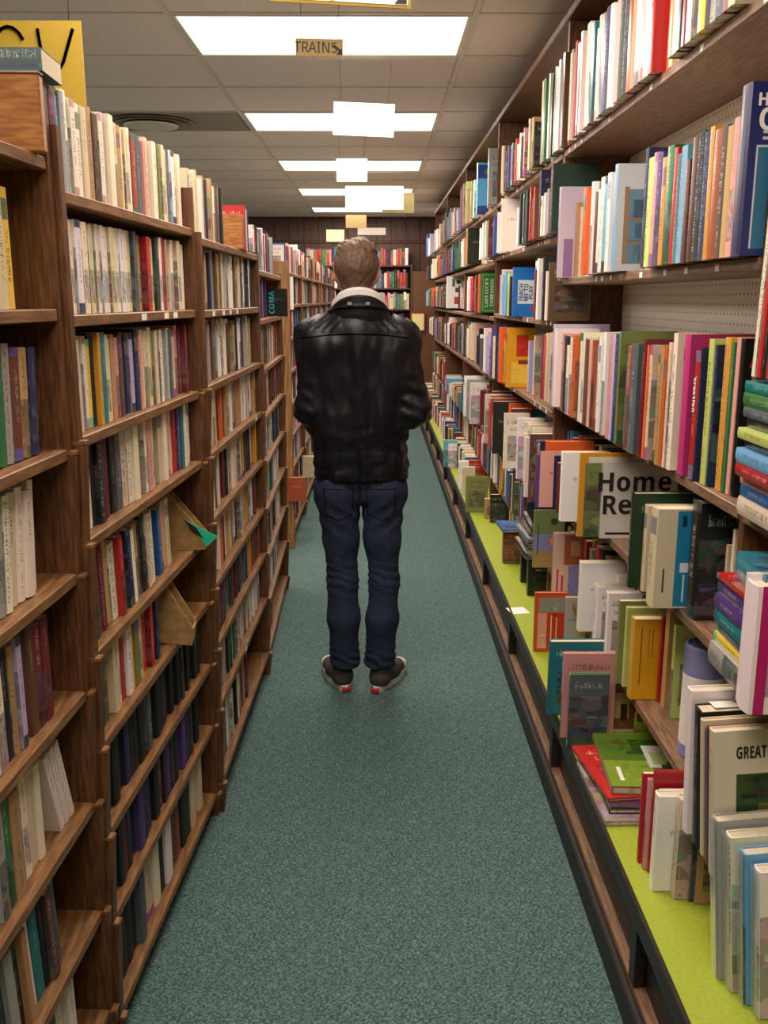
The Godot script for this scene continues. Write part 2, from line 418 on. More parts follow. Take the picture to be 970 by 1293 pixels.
func print_sheet() -> void:
	var img := Image.create(2048, 2048, true, Image.FORMAT_RGB8)
	img.fill(Color("8a8070"))
	rng.seed = 77
	var k := 0
	var cv := 0
	for name: String in TINT:
		tint_at[name] = k
		cover_at[name] = cv
		var base := Color(TINT[name])
		base = base.lerp(Color(base.get_luminance(), base.get_luminance(), base.get_luminance()), 0.1)
		for s in 8:
			var r := Rect2i((k % 64) * 32, (k / 64) * 256, 32, 256)
			var bg := vary(base, 0.035)
			var dark := base.get_luminance() < 0.42
			var ink := vary(Color("e8e2d2") if dark else Color("2a2622"), 0.06).lerp(bg, 0.25)
			var accent := Color.from_hsv(rng.randf(), rng.randf_range(0.2, 0.5), rng.randf_range(0.25, 0.8))
			img.fill_rect(r, bg)
			var x := r.position.x
			var y := r.position.y
			match s:
				0:
					glyphs(img, x + 9, y + 40, 14, 130, ink, true)
					glyphs(img, x + 12, y + 190, 8, 50, ink, true)
				1:
					img.fill_rect(Rect2i(x, y, 32, 22), accent)
					img.fill_rect(Rect2i(x, y + 226, 32, 30), accent)
					glyphs(img, x + 10, y + 50, 12, 120, ink, true)
				2:
					glyphs(img, x + 12, y + 30, 8, 90, ink, true)
				3:
					picture(img, Rect2i(x, y + 120, 32, 136), bg.darkened(0.3), 16)
					glyphs(img, x + 9, y + 16, 12, 88, ink, true)
				4:
					glyphs(img, x + 4, y + 14, 12, 226, ink, true)
					glyphs(img, x + 19, y + 14, 9, 160, accent, true)
				5:
					img.fill_rect(Rect2i(x + 3, y + 24, 26, 44), accent.lerp(bg, 0.3))
					glyphs(img, x + 6, y + 32, 20, 8, ink, false)
					glyphs(img, x + 10, y + 90, 13, 110, ink, true)
				6:
					pass
				7:
					glyphs(img, x + 11, y + 24, 9, 74, ink.lerp(bg, 0.3), true)
					picture(img, Rect2i(x + 3, y + 130, 26, 96), bg.darkened(0.1), 22)
			# rubbed ends
			for e in 10:
				var yy := y + (rng.randi_range(0, 5) if e % 2 == 0 else rng.randi_range(249, 254))
				img.fill_rect(Rect2i(x + rng.randi_range(0, 28), yy, rng.randi_range(1, 4), 1), bg.lerp(Color("d9cfb8"), 0.6))
			k += 1
		for s in 3:
			var r := cover_cell(cv)
			var bg := vary(base, 0.03)
			var dark := base.get_luminance() < 0.42
			var ink := (Color("ece6d8") if dark else Color("2c2824")).lerp(bg, 0.2)
			img.fill_rect(r, bg)
			if s == 0:
				glyphs(img, r.position.x + 14, r.position.y + 20, 100, 14, ink, false)
				glyphs(img, r.position.x + 24, r.position.y + 42, 76, 12, ink, false)
				picture(img, Rect2i(r.position.x + 18, r.position.y + 68, 92, 76), bg.darkened(0.25), 30)
			elif s == 1:
				picture(img, Rect2i(r.position.x, r.position.y + 50, 128, 118), bg.darkened(0.15), 36)
				glyphs(img, r.position.x + 12, r.position.y + 16, 104, 18, ink, false)
			else:
				glyphs(img, r.position.x + 30, r.position.y + 60, 70, 10, ink, false)
			cv += 1
	# particular covers of the photograph, four corners of colour and print
	var hero := {
		"lilac": [["c8bcd2", 0, 0, 128, 168], ["b4553f", 62, 14, 30, 120], ["d9b04a", 66, 60, 30, 30], ["3a2a26", 70, 118, 40, 40], ["8f6fa0", 10, 96, 20, 70], ["e8d3c0", 92, 12, 30, 60]],
		"doll": [["b9c4cc", 0, 0, 128, 168], ["5c7f9c", 22, 40, 106, 116], ["33566f", 30, 56, 90, 30], ["7d6a52", 18, 84, 110, 5], ["7d6a52", 18, 118, 110, 5], ["3f637c", 34, 92, 84, 24], ["4a7088", 34, 126, 84, 26], ["8a7256", 14, 36, 8, 120]],
		"how": [["1d2766", 0, 0, 128, 168], ["2f6d8f", 12, 62, 116, 98], ["d8dbe4", 10, 60, 118, 2], ["d8dbe4", 10, 60, 2, 100], ["cfd3de", 16, 46, 80, 3], ["cfd3de", 16, 52, 70, 3]],
		"cyan": [["4aa6dc", 0, 0, 128, 168], ["1d3b86", 0, 8, 128, 44], ["2f7f4a", 34, 20, 60, 18], ["e8eef2", 88, 60, 20, 100], ["1d3b86", 0, 140, 60, 28]],
		"pics": [["d7d9d4", 0, 0, 128, 168], ["5a5652", 40, 14, 20, 40], ["4b4340", 64, 60, 40, 24], ["a33a3a", 56, 108, 50, 38], ["4c4a46", 72, 20, 30, 20]],
		"lady": [["1c7a3c", 0, 0, 128, 168], ["d8cf7a", 10, 8, 108, 2], ["d8cf7a", 10, 158, 108, 2], ["d8cf7a", 10, 8, 2, 152], ["d8cf7a", 116, 8, 2, 152]],
		"teach": [["1a72bd", 0, 0, 128, 168], ["e6e4da", 19, 44, 66, 80], ["e0c09c", 88, 8, 40, 150], ["c2322f", 70, 130, 18, 16]],
		"thai": [["e2a41f", 0, 0, 128, 168], ["c2321f", 40, 20, 50, 60], ["e9c14c", 20, 96, 90, 60], ["7a3d1c", 50, 90, 60, 12]],
		"pyramid": [["70824f", 0, 0, 128, 70], ["7f86b8", 0, 70, 128, 48], ["a58a58", 0, 118, 128, 50], ["3c3a30", 70, 24, 26, 18], ["c98a34", 66, 78, 30, 26], ["2e3a22", 16, 40, 4, 90]],
		"anat": [["e3c3ae", 0, 0, 128, 168], ["b5623f", 44, 6, 84, 78], ["d79a78", 70, 22, 40, 40], ["8f8fc6", 64, 86, 64, 82], ["c23a62", 16, 96, 8, 64], ["c23a62", 36, 112, 8, 48]],
		"redpanel": [["c44a26", 0, 0, 128, 168], ["8f8a7e", 14, 14, 114, 42], ["d99a86", 12, 58, 34, 100], ["b5301f", 48, 58, 80, 100], ["e3b9a4", 60, 64, 5, 90], ["e3b9a4", 80, 70, 4, 80]],
		"orange": [["d9962c", 0, 0, 128, 168], ["dcd6c8", 16, 8, 112, 40], ["4a3424", 18, 34, 50, 60], ["86a82a", 16, 96, 112, 72]],
		"home": [["d2d1c8", 0, 0, 128, 168], ["23211f", 10, 154, 90, 5]],
		"beige": [["d6cbae", 0, 0, 128, 168], ["2583ab", 34, 4, 42, 160], ["dfe8ec", 42, 90, 14, 16], ["dfe8ec", 48, 110, 3, 46], ["15364a", 42, 12, 7, 18], ["4a4238", 14, 100, 3, 40], ["d6cbae", 78, 0, 50, 168]],
		"yellowbox": [["e0a81c", 0, 0, 128, 168], ["8a5a1a", 24, 16, 4, 120], ["8a5a1a", 50, 20, 2, 60], ["8a5a1a", 62, 20, 3, 60]],
		"house": [["cdbf9f", 0, 0, 128, 168], ["7a4632", 20, 50, 108, 110], ["b39a72", 30, 74, 80, 60], ["3c2620", 40, 84, 16, 60], ["3c2620", 84, 100, 20, 40], ["d9c9a6", 10, 10, 100, 30]],
		"great": [["d9d0b9", 0, 0, 128, 168], ["2f4a2c", 26, 50, 102, 86], ["6f6a2c", 50, 84, 60, 46], ["22361f", 30, 52, 60, 26], ["97702c", 70, 96, 40, 30]],
		"garden": [["4f6b22", 0, 0, 128, 168], ["76912f", 0, 90, 70, 78], ["2e4a16", 40, 20, 60, 50], ["b9c2b4", 66, 40, 44, 70], ["38551a", 84, 90, 44, 78], ["476a24", 10, 20, 40, 40], ["93a566", 74, 60, 20, 40], ["27400f", 100, 10, 28, 60], ["e6eadc", 16, 110, 6, 40]]}
	for h: String in hero:
		cover_at["print_" + h] = cv
		var r := cover_cell(cv)
		for q: Array in hero[h]:
			var rr := Rect2i(r.position.x + q[1], r.position.y + q[2], q[3], q[4])
			img.fill_rect(rr, Color(q[0]))
			if q[3] > 24 and q[4] > 24 and q[3] < 128 and not h in ["teach", "beige", "home", "lady", "how"]:
				for e in 22:
					blob(img, rr, rr.position.x + rng.randi_range(0, rr.size.x), rr.position.y + rng.randi_range(0, rr.size.y), rng.randi_range(1, 9), rng.randi_range(1, 6), vary(Color(q[0]), 0.12))
		cv += 1
	img.generate_mipmaps()
	var tex := ImageTexture.create_from_image(img)
	for q: Array in [["matte", 0.62], ["gloss", 0.28]]:
		var m := plain(Color.WHITE, q[1])
		m.albedo_texture = tex
		M["print_" + q[0]] = m

# side: +1 spine faces +x, -1 spine faces -x. Origin at the foot of the spine, middle of the thickness.
func book_shapes(cover: Mb, pages: Mb, h: float, t: float, d: float, colour: String, style: int, side: float, printed: String, hard: bool) -> void:
	var k: int = tint_at[colour] + style
	var sr := uv(Rect2i((k % 64) * 32, (k / 64) * 256, 32, 256))
	var cr := uv(cover_cell(cover_at["print_" + printed] if cover_at.has("print_" + printed) else cover_at[colour] + style % 3))
	var flat := uv(Rect2i((k % 64) * 32 + 1, (k / 64) * 256 + 8, 3, 3))
	var b := minf(0.0022 if hard else 0.0008, t * 0.2)
	var ins := 0.003 if hard else 0.0006
	var z := t / 2.0
	# boards
	for sg: float in [1.0, -1.0]:
		var a := Vector3(minf(0.0, -side * d), 0, sg * z - (b if sg > 0 else 0.0))
		var e := Vector3(maxf(0.0, -side * d), h, sg * z + (0.0 if sg > 0 else b))
		var front := cr
		if side > 0 and sg < 0 or side < 0 and sg > 0: front = cr
		cover.box(a, e, [flat, flat, flat, flat, front, front])
	# spine, slightly rounded
	var bulge := (0.08 if hard else 0.05) * t
	var n := 4
	for s in n:
		var u0 := float(s) / n
		var u1 := float(s + 1) / n
		var z0 := -z + t * u0
		var z1 := -z + t * u1
		var x0 := side * bulge * (1.0 - pow(2 * u0 - 1, 2))
		var x1 := side * bulge * (1.0 - pow(2 * u1 - 1, 2))
		var xi := -side * b
		var part := Rect2(sr.position.x + sr.size.x * (1.0 - u1), sr.position.y, sr.size.x / n, sr.size.y)
		if side > 0:
			cover.quad(Vector3(x1, 0, z1), Vector3(x0, 0, z0), Vector3(x0, h, z0), Vector3(x1, h, z1), part)
			cover.quad(Vector3(x1, h, z1), Vector3(x0, h, z0), Vector3(xi, h, z0), Vector3(xi, h, z1), flat)
			cover.quad(Vector3(xi, 0, z1), Vector3(xi, 0, z0), Vector3(x0, 0, z0), Vector3(x1, 0, z1), flat)
		else:
			part.position.x = sr.position.x + sr.size.x * u0
			cover.quad(Vector3(x0, 0, z0), Vector3(x1, 0, z1), Vector3(x1, h, z1), Vector3(x0, h, z0), part)
			cover.quad(Vector3(x0, h, z0), Vector3(x1, h, z1), Vector3(xi, h, z1), Vector3(xi, h, z0), flat)
			cover.quad(Vector3(xi, 0, z0), Vector3(xi, 0, z1), Vector3(x1, 0, z1), Vector3(x0, 0, z0), flat)
	var pa := Vector3(-side * b, ins, -z + b)
	var pb := Vector3(-side * (d - ins), h - ins, z - b)
	pages.box(Vector3(minf(pa.x, pb.x), pa.y, pa.z), Vector3(maxf(pa.x, pb.x), pb.y, pb.z))

# every book is first noted, then the largest in view become objects and the rest one mass
var noted := {"paperback": [], "book": []}

func project(p: Vector3) -> Vector3:
	var q := cam_basis.transposed() * (p - EYE)
	return Vector3(485.0 + 1185.0 * q.x / -q.z, 646.5 - 1185.0 * q.y / -q.z, -q.z)

var taken: Array = []
func free_at(xf: Transform3D, h: float, t: float, d: float) -> bool:
	var a := AABB(Vector3(xf.origin.x, xf.origin.y, xf.origin.z - t / 2) + Vector3.ONE * 0.0015, Vector3(d, h, t) - Vector3.ONE * 0.003)
	for b: AABB in taken:
		if a.intersects(b): return false
	return true

func note(kind: String, label: String, group: String, xf: Transform3D, h: float, t: float, d: float, colour: String, style: int, side: float, printed := "", hard := false, bonus := 0.0) -> void:
	if kind == "book": taken.append(xf * AABB(Vector3(0, 0, -t / 2), Vector3(d, h, t)))
	var mid := project(xf * Vector3(0, h / 2, 0))
	var size := 0.0
	if mid.z > 0.2 and mid.x > -25 and mid.x < 995 and mid.y > -60 and mid.y < 1350:
		size = (h / mid.z) * (t * absf(xf.origin.x) / mid.z + 0.006) / mid.z * 1e4 + bonus
	noted[kind].append({"label": label, "group": group, "xf": xf, "h": h, "t": t, "d": d, "c": colour, "s": style, "side": side, "p": printed, "hard": hard, "size": size})

func build_books() -> void:
	for kind: String in noted:
		var all: Array = noted[kind]
		all.sort_custom(func(a, b): return a.size > b.size)
		var mc := Mb.new()
		var mp := Mb.new()
		for k in all.size():
			var q: Dictionary = all[k]
			if k < 298 and q.size > 0.0:
				var c := Mb.new()
				var p := Mb.new()
				book_shapes(c, p, q.h, q.t, q.d, q.c, q.s, q.side, q.p, q.hard)
				var o := thing(kind, q.label, kind, Vector3.ZERO, 0.0, q.group)
				o.transform = q.xf
				var cov := put("cover", c, M.print_gloss if q.hard else M.print_matte, o)
				put("pages", p, M.pages, o)
				cover_print(cov, q)
			else:
				mc.xf = q.xf
				mp.xf = q.xf
				book_shapes(mc, mp, q.h, q.t, q.d, q.c, q.s, q.side, q.p, q.hard)
		if mc.v.size():
			var o := thing(kind + "_rows", "rows of small distant paperbacks filling the left bookcases" if kind == "paperback" else "rows of small distant books filling the right wall shelves", "books")
			o.set_meta("kind", "stuff")
			tag(put("cover", mc, M.print_matte, o), "", "", "", "stuff")
			tag(put("pages", mp, M.pages, o), "", "", "", "stuff")

func cover_print(cov: Node, q: Dictionary) -> void:
	var z: float = q.t / 2.0 + 0.0008
	var h: float = q.h
	var d: float = q.d
	var on_spine := Vector3(0, -90, -90)
	match q.p:
		"home":
			lettering("Home", 0.058, M.ink, cov, Vector3(0.092, h * 0.74, z))
			lettering("Re", 0.058, M.ink, cov, Vector3(0.045, h * 0.44, z))
		"how":
			lettering("How", 0.022, M.white_ink, cov, Vector3(0.04, h * 0.90, z))
			lettering("Cer", 0.04, M.white_ink, cov, Vector3(0.056, h * 0.79, z))
		"AJ":
			lettering("AJ", 0.024, M.red_ink, cov, Vector3(0.026, h * 0.86, z))
		"lady":
			lettering("LADY LUCK'S", 0.019, M.white_ink, cov, Vector3(0.032, h * 0.5, z), Vector3(0, 0, 90), true, true)
			lettering("COMPANION", 0.019, M.white_ink, cov, Vector3(0.065, h * 0.5, z), Vector3(0, 0, 90), true, true)
		"teach":
			lettering("TEACH", 0.02, plain(Color("1a4f8f"), 0.6), cov, Vector3(0.037, h * 0.49, z), Vector3(0, 0, 90))
			lettering("ME TO", 0.02, plain(Color("1a4f8f"), 0.6), cov, Vector3(0.06, h * 0.49, z), Vector3(0, 0, 90))
			lettering("PLAY", 0.02, plain(Color("1a4f8f"), 0.6), cov, Vector3(0.083, h * 0.49, z), Vector3(0, 0, 90))
		"creation":
			lettering("creation", 0.014, M.white_ink, cov, Vector3(-0.08 * q.t - 0.001, h * 0.66, 0), on_spine)
		"great":
			lettering("GREAT R", 0.024, M.ink, cov, Vector3(0.075, h * 0.85, z), Vector3.ZERO, true, false, 0.55)
		"U":
			lettering("U", 0.016, M.white_ink, cov, Vector3(0.02, h * 0.93, z))
		"coma":
			lettering("COMA", 0.026, M.cyan_ink, cov, Vector3(0.036, h * 0.5, z), Vector3(0, 0, 90))

# right wall books: colour, spine style, spine x, near z, run length, height, depth, lean, cover print
var right_rows := [
	{"row": "shelf below the pegboard gap", "y": 1.145, "books": [
		["maroon", -1, 0.65, -3.706, 0.078, 0.244, 0.15, 0, ""], ["red", -1, 0.65, -3.646, 0.059, 0.251, 0.15, 0, ""], ["cream", -1, 0.65, -3.544, 0.103, 0.263, 0.15, 0, ""], ["lilac", -1, 0.65, -3.48, 0.064, 0.295, 0.2, 0, ""],
		["white", -1, 0.65, -3.423, 0.057, 0.28, 0.15, 0, ""], ["pink", 3, 0.65, -3.297, 0.126, 0.268, 0.15, 0, ""], ["black", -1, 0.65, -3.237, 0.06, 0.262, 0.15, 0, ""], ["ivory", 3, 0.65, -3.155, 0.082, 0.261, 0.15, 0, ""],
		["orange", -1, 0.65, -3.104, 0.051, 0.267, 0.15, 0, ""], ["ivory", 7, 0.65, -2.964, 0.14, 0.283, 0.15, 0, ""], ["brown", -1, 0.65, -2.905, 0.059, 0.264, 0.15, 0, ""], ["pink", -1, 0.65, -2.865, 0.04, 0.266, 0.15, 0, ""],
		["rust", -1, 0.65, -2.819, 0.046, 0.264, 0.15, 0, ""], ["white", 3, 0.65, -2.691, 0.129, 0.293, 0.15, 0, ""], ["pink", -1, 0.65, -2.619, 0.071, 0.292, 0.15, 0, ""], ["lilac", -1, 0.65, -2.589, 0.03, 0.29, 0.15, 0, ""],
		["navy", -1, 0.65, -2.552, 0.038, 0.294, 0.15, 0, ""], ["olive", -1, 0.65, -2.531, 0.021, 0.301, 0.15, 0, ""], ["rust", 3, 0.65, -2.416, 0.114, 0.267, 0.15, 0, ""], ["slate", -1, 0.65, -2.356, 0.06, 0.275, 0.15, 0, ""],
		["maroon", 2, 0.654, -2.3, 0.071, 0.289, 0.15, 0, "U"], ["orange", -1, 0.656, -2.279, 0.028, 0.276, 0.15, 0, ""], ["cream", -1, 0.658, -2.26, 0.025, 0.277, 0.15, 0, ""], ["tan", -1, 0.664, -2.188, 0.096, 0.28, 0.15, 0, ""],
		["orange", -1, 0.666, -2.169, 0.025, 0.276, 0.15, 0, ""], ["cream", 4, 0.668, -2.147, 0.03, 0.288, 0.15, 0, ""], ["ivory", -1, 0.672, -2.109, 0.051, 0.31, 0.15, 0, ""], ["magenta", 6, 0.679, -2.051, 0.079, 0.31, 0.15, 0, ""],
		["red", -1, 0.685, -2.001, 0.068, 0.277, 0.15, 0, "creation"], ["navy", -1, 0.686, -1.99, 0.016, 0.285, 0.15, 0, ""], ["lime", -1, 0.692, -1.944, 0.064, 0.304, 0.15, 0, ""], ["navy", 4, 0.695, -1.923, 0.029, 0.293, 0.15, 0, ""],
		["gold", -1, 0.701, -1.875, 0.067, 0.31, 0.15, 0, ""], ["green", -1, 0.703, -1.862, 0.019, 0.301, 0.15, 0, ""], ["pink", 6, 0.707, -1.839, 0.032, 0.31, 0.15, 0, ""], ["black", -1, 0.709, -1.825, 0.021, 0.31, 0.16, 0, "AJ"],
		["orange", -1, 0.713, -1.8, 0.035, 0.297, 0.15, 0, ""],
	]},
	{"row": "shelf above the pegboard gap", "y": 1.605, "books": [
		["lilac", -1, 0.65, -3.459, 0.111, 0.31, 0.21, 0, "lilac"], ["tan", -1, 0.7, -3.082, 0.377, 0.266, 0.15, 0, ""], ["orange", -1, 0.65, -3.033, 0.049, 0.261, 0.15, 0, ""], ["white", 3, 0.65, -2.946, 0.087, 0.268, 0.15, 0, ""],
		["white", -1, 0.65, -2.851, 0.095, 0.257, 0.15, 0, ""], ["ivory", -1, 0.65, -2.809, 0.042, 0.265, 0.15, 0, ""], ["sky", -1, 0.65, -2.768, 0.041, 0.263, 0.15, 0, ""], ["white", -1, 0.65, -2.729, 0.04, 0.267, 0.15, 0, ""],
		["sky", -1, 0.65, -2.653, 0.076, 0.279, 0.2, 0, "doll"], ["cream", -1, 0.72, -2.426, 0.227, 0.276, 0.15, 0, ""], ["navy", -1, 0.65, -2.361, 0.064, 0.277, 0.15, 0, ""], ["lime", -1, 0.65, -2.32, 0.041, 0.25, 0.15, 0, ""],
		["pink", -1, 0.65, -2.289, 0.032, 0.256, 0.15, 0, ""], ["purple", 3, 0.65, -2.246, 0.042, 0.25, 0.15, 0, ""], ["gold", -1, 0.65, -2.213, 0.033, 0.235, 0.15, 0, ""], ["green", 3, 0.65, -2.163, 0.05, 0.253, 0.15, 0, ""],
		["red", -1, 0.65, -2.138, 0.024, 0.244, 0.15, 0, ""], ["slate", -1, 0.65, -2.111, 0.027, 0.228, 0.15, 0, ""], ["sky", -1, 0.65, -2.072, 0.039, 0.239, 0.15, 0, ""], ["brown", 4, 0.65, -2.01, 0.062, 0.245, 0.15, 0, ""],
		["black", 4, 0.65, -1.968, 0.041, 0.25, 0.15, 0, ""], ["navy", 4, 0.65, -1.937, 0.031, 0.245, 0.15, 0, ""], ["gold", 4, 0.65, -1.912, 0.025, 0.249, 0.15, 0, ""], ["rust", -1, 0.65, -1.874, 0.038, 0.238, 0.15, 0, ""],
		["brown", -1, 0.65, -1.841, 0.034, 0.239, 0.15, 0, ""], ["tan", -1, 0.65, -1.812, 0.029, 0.234, 0.15, 0, ""], ["pink", 7, 0.65, -1.784, 0.028, 0.243, 0.15, 0, ""], ["navy", -1, 0.65, -1.736, 0.049, 0.29, 0.2, 0, "how"],
	]},
	{"row": "top shelf of the near bay", "y": 2.06, "books": [
		["cream", -1, 0.66, -3.973, 0.068, 0.31, 0.15, 0, ""], ["green", -1, 0.66, -3.919, 0.055, 0.307, 0.15, 0, ""], ["white", -1, 0.66, -3.824, 0.095, 0.304, 0.15, 0, ""], ["darkgreen", -1, 0.66, -3.763, 0.061, 0.29, 0.15, 0, ""],
		["olive", -1, 0.66, -3.695, 0.068, 0.3, 0.15, 0, ""], ["white", -1, 0.66, -3.62, 0.075, 0.306, 0.15, 0, ""], ["brown", -1, 0.66, -3.539, 0.081, 0.31, 0.18, 0, "night"], ["red", -1, 0.66, -3.334, 0.206, 0.297, 0.15, 0, ""],
		["white", 6, 0.66, -3.251, 0.083, 0.305, 0.15, 0, ""], ["pink", -1, 0.66, -3.186, 0.065, 0.281, 0.15, 0, ""], ["white", -1, 0.66, -3.134, 0.052, 0.302, 0.15, 0, ""], ["teal", -1, 0.66, -3.077, 0.057, 0.286, 0.15, 0, ""],
		["ivory", 6, 0.66, -2.988, 0.089, 0.282, 0.15, 0, ""], ["slate", -1, 0.66, -2.928, 0.06, 0.272, 0.15, 0, ""], ["navy", -1, 0.66, -2.882, 0.046, 0.277, 0.15, 0, ""], ["white", -1, 0.66, -2.842, 0.039, 0.272, 0.15, 0, ""],
		["pink", 6, 0.66, -2.761, 0.081, 0.275, 0.15, 0, ""], ["darkgreen", -1, 0.66, -2.715, 0.046, 0.28, 0.15, 0, ""], ["black", -1, 0.66, -2.671, 0.045, 0.282, 0.15, 0, ""], ["rust", -1, 0.66, -2.627, 0.043, 0.288, 0.15, 0, ""],
		["tan", -1, 0.66, -2.59, 0.037, 0.28, 0.15, 0, ""], ["white", -1, 0.66, -2.554, 0.036, 0.287, 0.15, 0, ""], ["grey", -1, 0.66, -2.506, 0.048, 0.251, 0.15, 0, ""], ["white", 6, 0.66, -2.46, 0.046, 0.269, 0.15, 0, ""],
		["red", -1, 0.66, -2.424, 0.036, 0.288, 0.19, 0, ""], ["cream", -1, 0.69, -2.298, 0.126, 0.276, 0.15, 0, ""], ["tan", -1, 0.66, -2.268, 0.03, 0.286, 0.15, 0, ""], ["ivory", -1, 0.66, -2.237, 0.031, 0.255, 0.15, 0, ""],
		["black", -1, 0.66, -2.204, 0.033, 0.269, 0.15, 0, ""], ["maroon", -1, 0.66, -2.175, 0.029, 0.26, 0.15, 0, ""], ["white", -1, 0.66, -2.141, 0.034, 0.272, 0.15, 0, ""], ["brown", -1, 0.66, -2.099, 0.042, 0.273, 0.15, 0, ""],
		["yellow", -1, 0.66, -2.053, 0.046, 0.251, 0.15, 0, ""], ["black", -1, 0.66, -2.023, 0.03, 0.259, 0.15, 0, ""], ["white", -1, 0.66, -1.992, 0.031, 0.261, 0.15, 0, ""], ["slate", -1, 0.66, -1.953, 0.039, 0.287, 0.15, 0, ""],
		["maroon", -1, 0.66, -1.922, 0.031, 0.281, 0.15, 0, ""], ["cream", -1, 0.66, -1.887, 0.036, 0.256, 0.15, 0, ""],
	]},
	{"row": "top shelf of the second bay", "y": 2.06, "books": [
		["blue", -1, 0.64, -12.31, 0.29, 0.277, 0.15, 0, ""], ["white", -1, 0.64, -11.692, 0.618, 0.236, 0.15, 0, ""], ["lilac", -1, 0.64, -10.79, 0.902, 0.215, 0.15, 0, ""], ["ivory", -1, 0.64, -9.877, 0.913, 0.213, 0.15, 0, ""],
		["tan", -1, 0.64, -9.58, 0.297, 0.166, 0.15, 0, ""], ["black", -1, 0.64, -8.991, 0.589, 0.281, 0.15, 0, ""], ["slate", -1, 0.64, -8.513, 0.479, 0.238, 0.15, 0, ""], ["grey", -1, 0.64, -8.064, 0.448, 0.204, 0.15, 0, ""],
		["lilac", -1, 0.64, -7.712, 0.353, 0.165, 0.15, 0, ""], ["slate", -1, 0.64, -7.467, 0.245, 0.286, 0.15, 0, ""], ["grey", -1, 0.64, -7.238, 0.229, 0.299, 0.15, 0, ""], ["lime", 3, 0.64, -7.022, 0.215, 0.286, 0.15, 0, ""],
		["olive", -1, 0.64, -6.628, 0.394, 0.246, 0.15, 0, ""], ["ivory", -1, 0.64, -6.459, 0.169, 0.232, 0.15, 0, ""], ["sky", -1, 0.64, -6.255, 0.205, 0.31, 0.16, 0, "cyan"], ["white", -1, 0.7, -5.863, 0.392, 0.268, 0.15, 0, ""],
		["grey", -1, 0.64, -5.641, 0.223, 0.305, 0.17, 0, "spiral"], ["tan", -1, 0.71, -5.183, 0.458, 0.224, 0.15, 0, ""], ["cream", -1, 0.64, -5.051, 0.131, 0.23, 0.15, 0, ""], ["brown", -1, 0.64, -4.94, 0.111, 0.214, 0.15, 0, ""],
		["purple", -1, 0.64, -4.801, 0.139, 0.193, 0.15, 0, ""], ["slate", -1, 0.64, -4.671, 0.131, 0.185, 0.15, 0, ""], ["red", -1, 0.64, -4.541, 0.13, 0.184, 0.15, 0, ""], ["ivory", -1, 0.64, -4.419, 0.122, 0.188, 0.15, 0, ""],
		["pink", -1, 0.64, -4.303, 0.116, 0.191, 0.15, 0, ""], ["cream", -1, 0.64, -4.164, 0.139, 0.203, 0.15, 0, ""], ["tan", -1, 0.64, -4.071, 0.094, 0.193, 0.15, 0, ""], ["gold", -1, 0.64, -3.96, 0.111, 0.18, 0.15, 0, ""],
		["rust", -1, 0.64, -3.875, 0.084, 0.171, 0.15, 0, ""], ["olive", -1, 0.64, -3.791, 0.085, 0.162, 0.15, 0, ""], ["sky", -1, 0.64, -3.698, 0.092, 0.152, 0.15, 0, ""], ["darkgreen", -1, 0.64, -3.618, 0.081, 0.143, 0.15, 0, ""],
		["white", -1, 0.64, -3.548, 0.07, 0.14, 0.15, 0, ""],
	]},
	{"row": "second shelf down in the second bay", "y": 1.77, "books": [
		["darkgreen", -1, 0.64, -11.557, 1.043, 0.209, 0.15, 0, ""], ["white", -1, 0.64, -11.111, 0.446, 0.212, 0.15, 0, ""], ["cream", -1, 0.64, -10.316, 0.795, 0.217, 0.15, 0, ""], ["tan", -1, 0.64, -9.819, 0.497, 0.212, 0.15, 0, ""],
		["brown", -1, 0.64, -9.049, 0.77, 0.209, 0.15, 0, ""], ["maroon", -1, 0.64, -8.579, 0.47, 0.201, 0.15, 0, ""], ["slate", -1, 0.64, -8.194, 0.385, 0.21, 0.15, 0, ""], ["darkgreen", -1, 0.64, -7.807, 0.387, 0.203, 0.15, 0, ""],
		["green", -1, 0.64, -7.503, 0.304, 0.199, 0.15, 0, ""], ["white", -1, 0.64, -7.222, 0.281, 0.195, 0.15, 0, ""], ["tan", -1, 0.64, -6.934, 0.288, 0.251, 0.15, 0, ""], ["black", -1, 0.64, -6.799, 0.136, 0.242, 0.13, 0, "photo"],
		["cream", -1, 0.73, -6.085, 0.713, 0.202, 0.15, 0, ""], ["white", -1, 0.64, -5.86, 0.225, 0.206, 0.15, 0, ""], ["ivory", -1, 0.64, -5.707, 0.153, 0.205, 0.15, 0, ""], ["maroon", -1, 0.64, -5.57, 0.137, 0.204, 0.15, 0, ""],
		["blue", 5, 0.64, -5.316, 0.254, 0.198, 0.15, 0, ""], ["white", -1, 0.64, -5.151, 0.165, 0.207, 0.15, 0, ""], ["ivory", -1, 0.64, -5.011, 0.14, 0.26, 0.13, 0, "box"], ["grey", -1, 0.73, -4.502, 0.509, 0.221, 0.15, 0, ""],
		["black", -1, 0.64, -4.356, 0.145, 0.214, 0.15, 0, ""], ["slate", -1, 0.64, -4.261, 0.095, 0.204, 0.15, 0, ""], ["darkgreen", -1, 0.64, -4.17, 0.091, 0.209, 0.15, 0, ""], ["red", -1, 0.64, -4.078, 0.092, 0.213, 0.15, 0, ""],
		["rust", -1, 0.64, -3.972, 0.106, 0.201, 0.15, 0, ""], ["navy", -1, 0.64, -3.833, 0.139, 0.249, 0.15, 0, ""], ["grey", -1, 0.64, -3.654, 0.179, 0.16, 0.15, 0, ""], ["darkgreen", -1, 0.64, -3.576, 0.078, 0.238, 0.17, 0, ""],
	]},
	{"row": "third shelf down in the second bay", "y": 1.45, "books": [
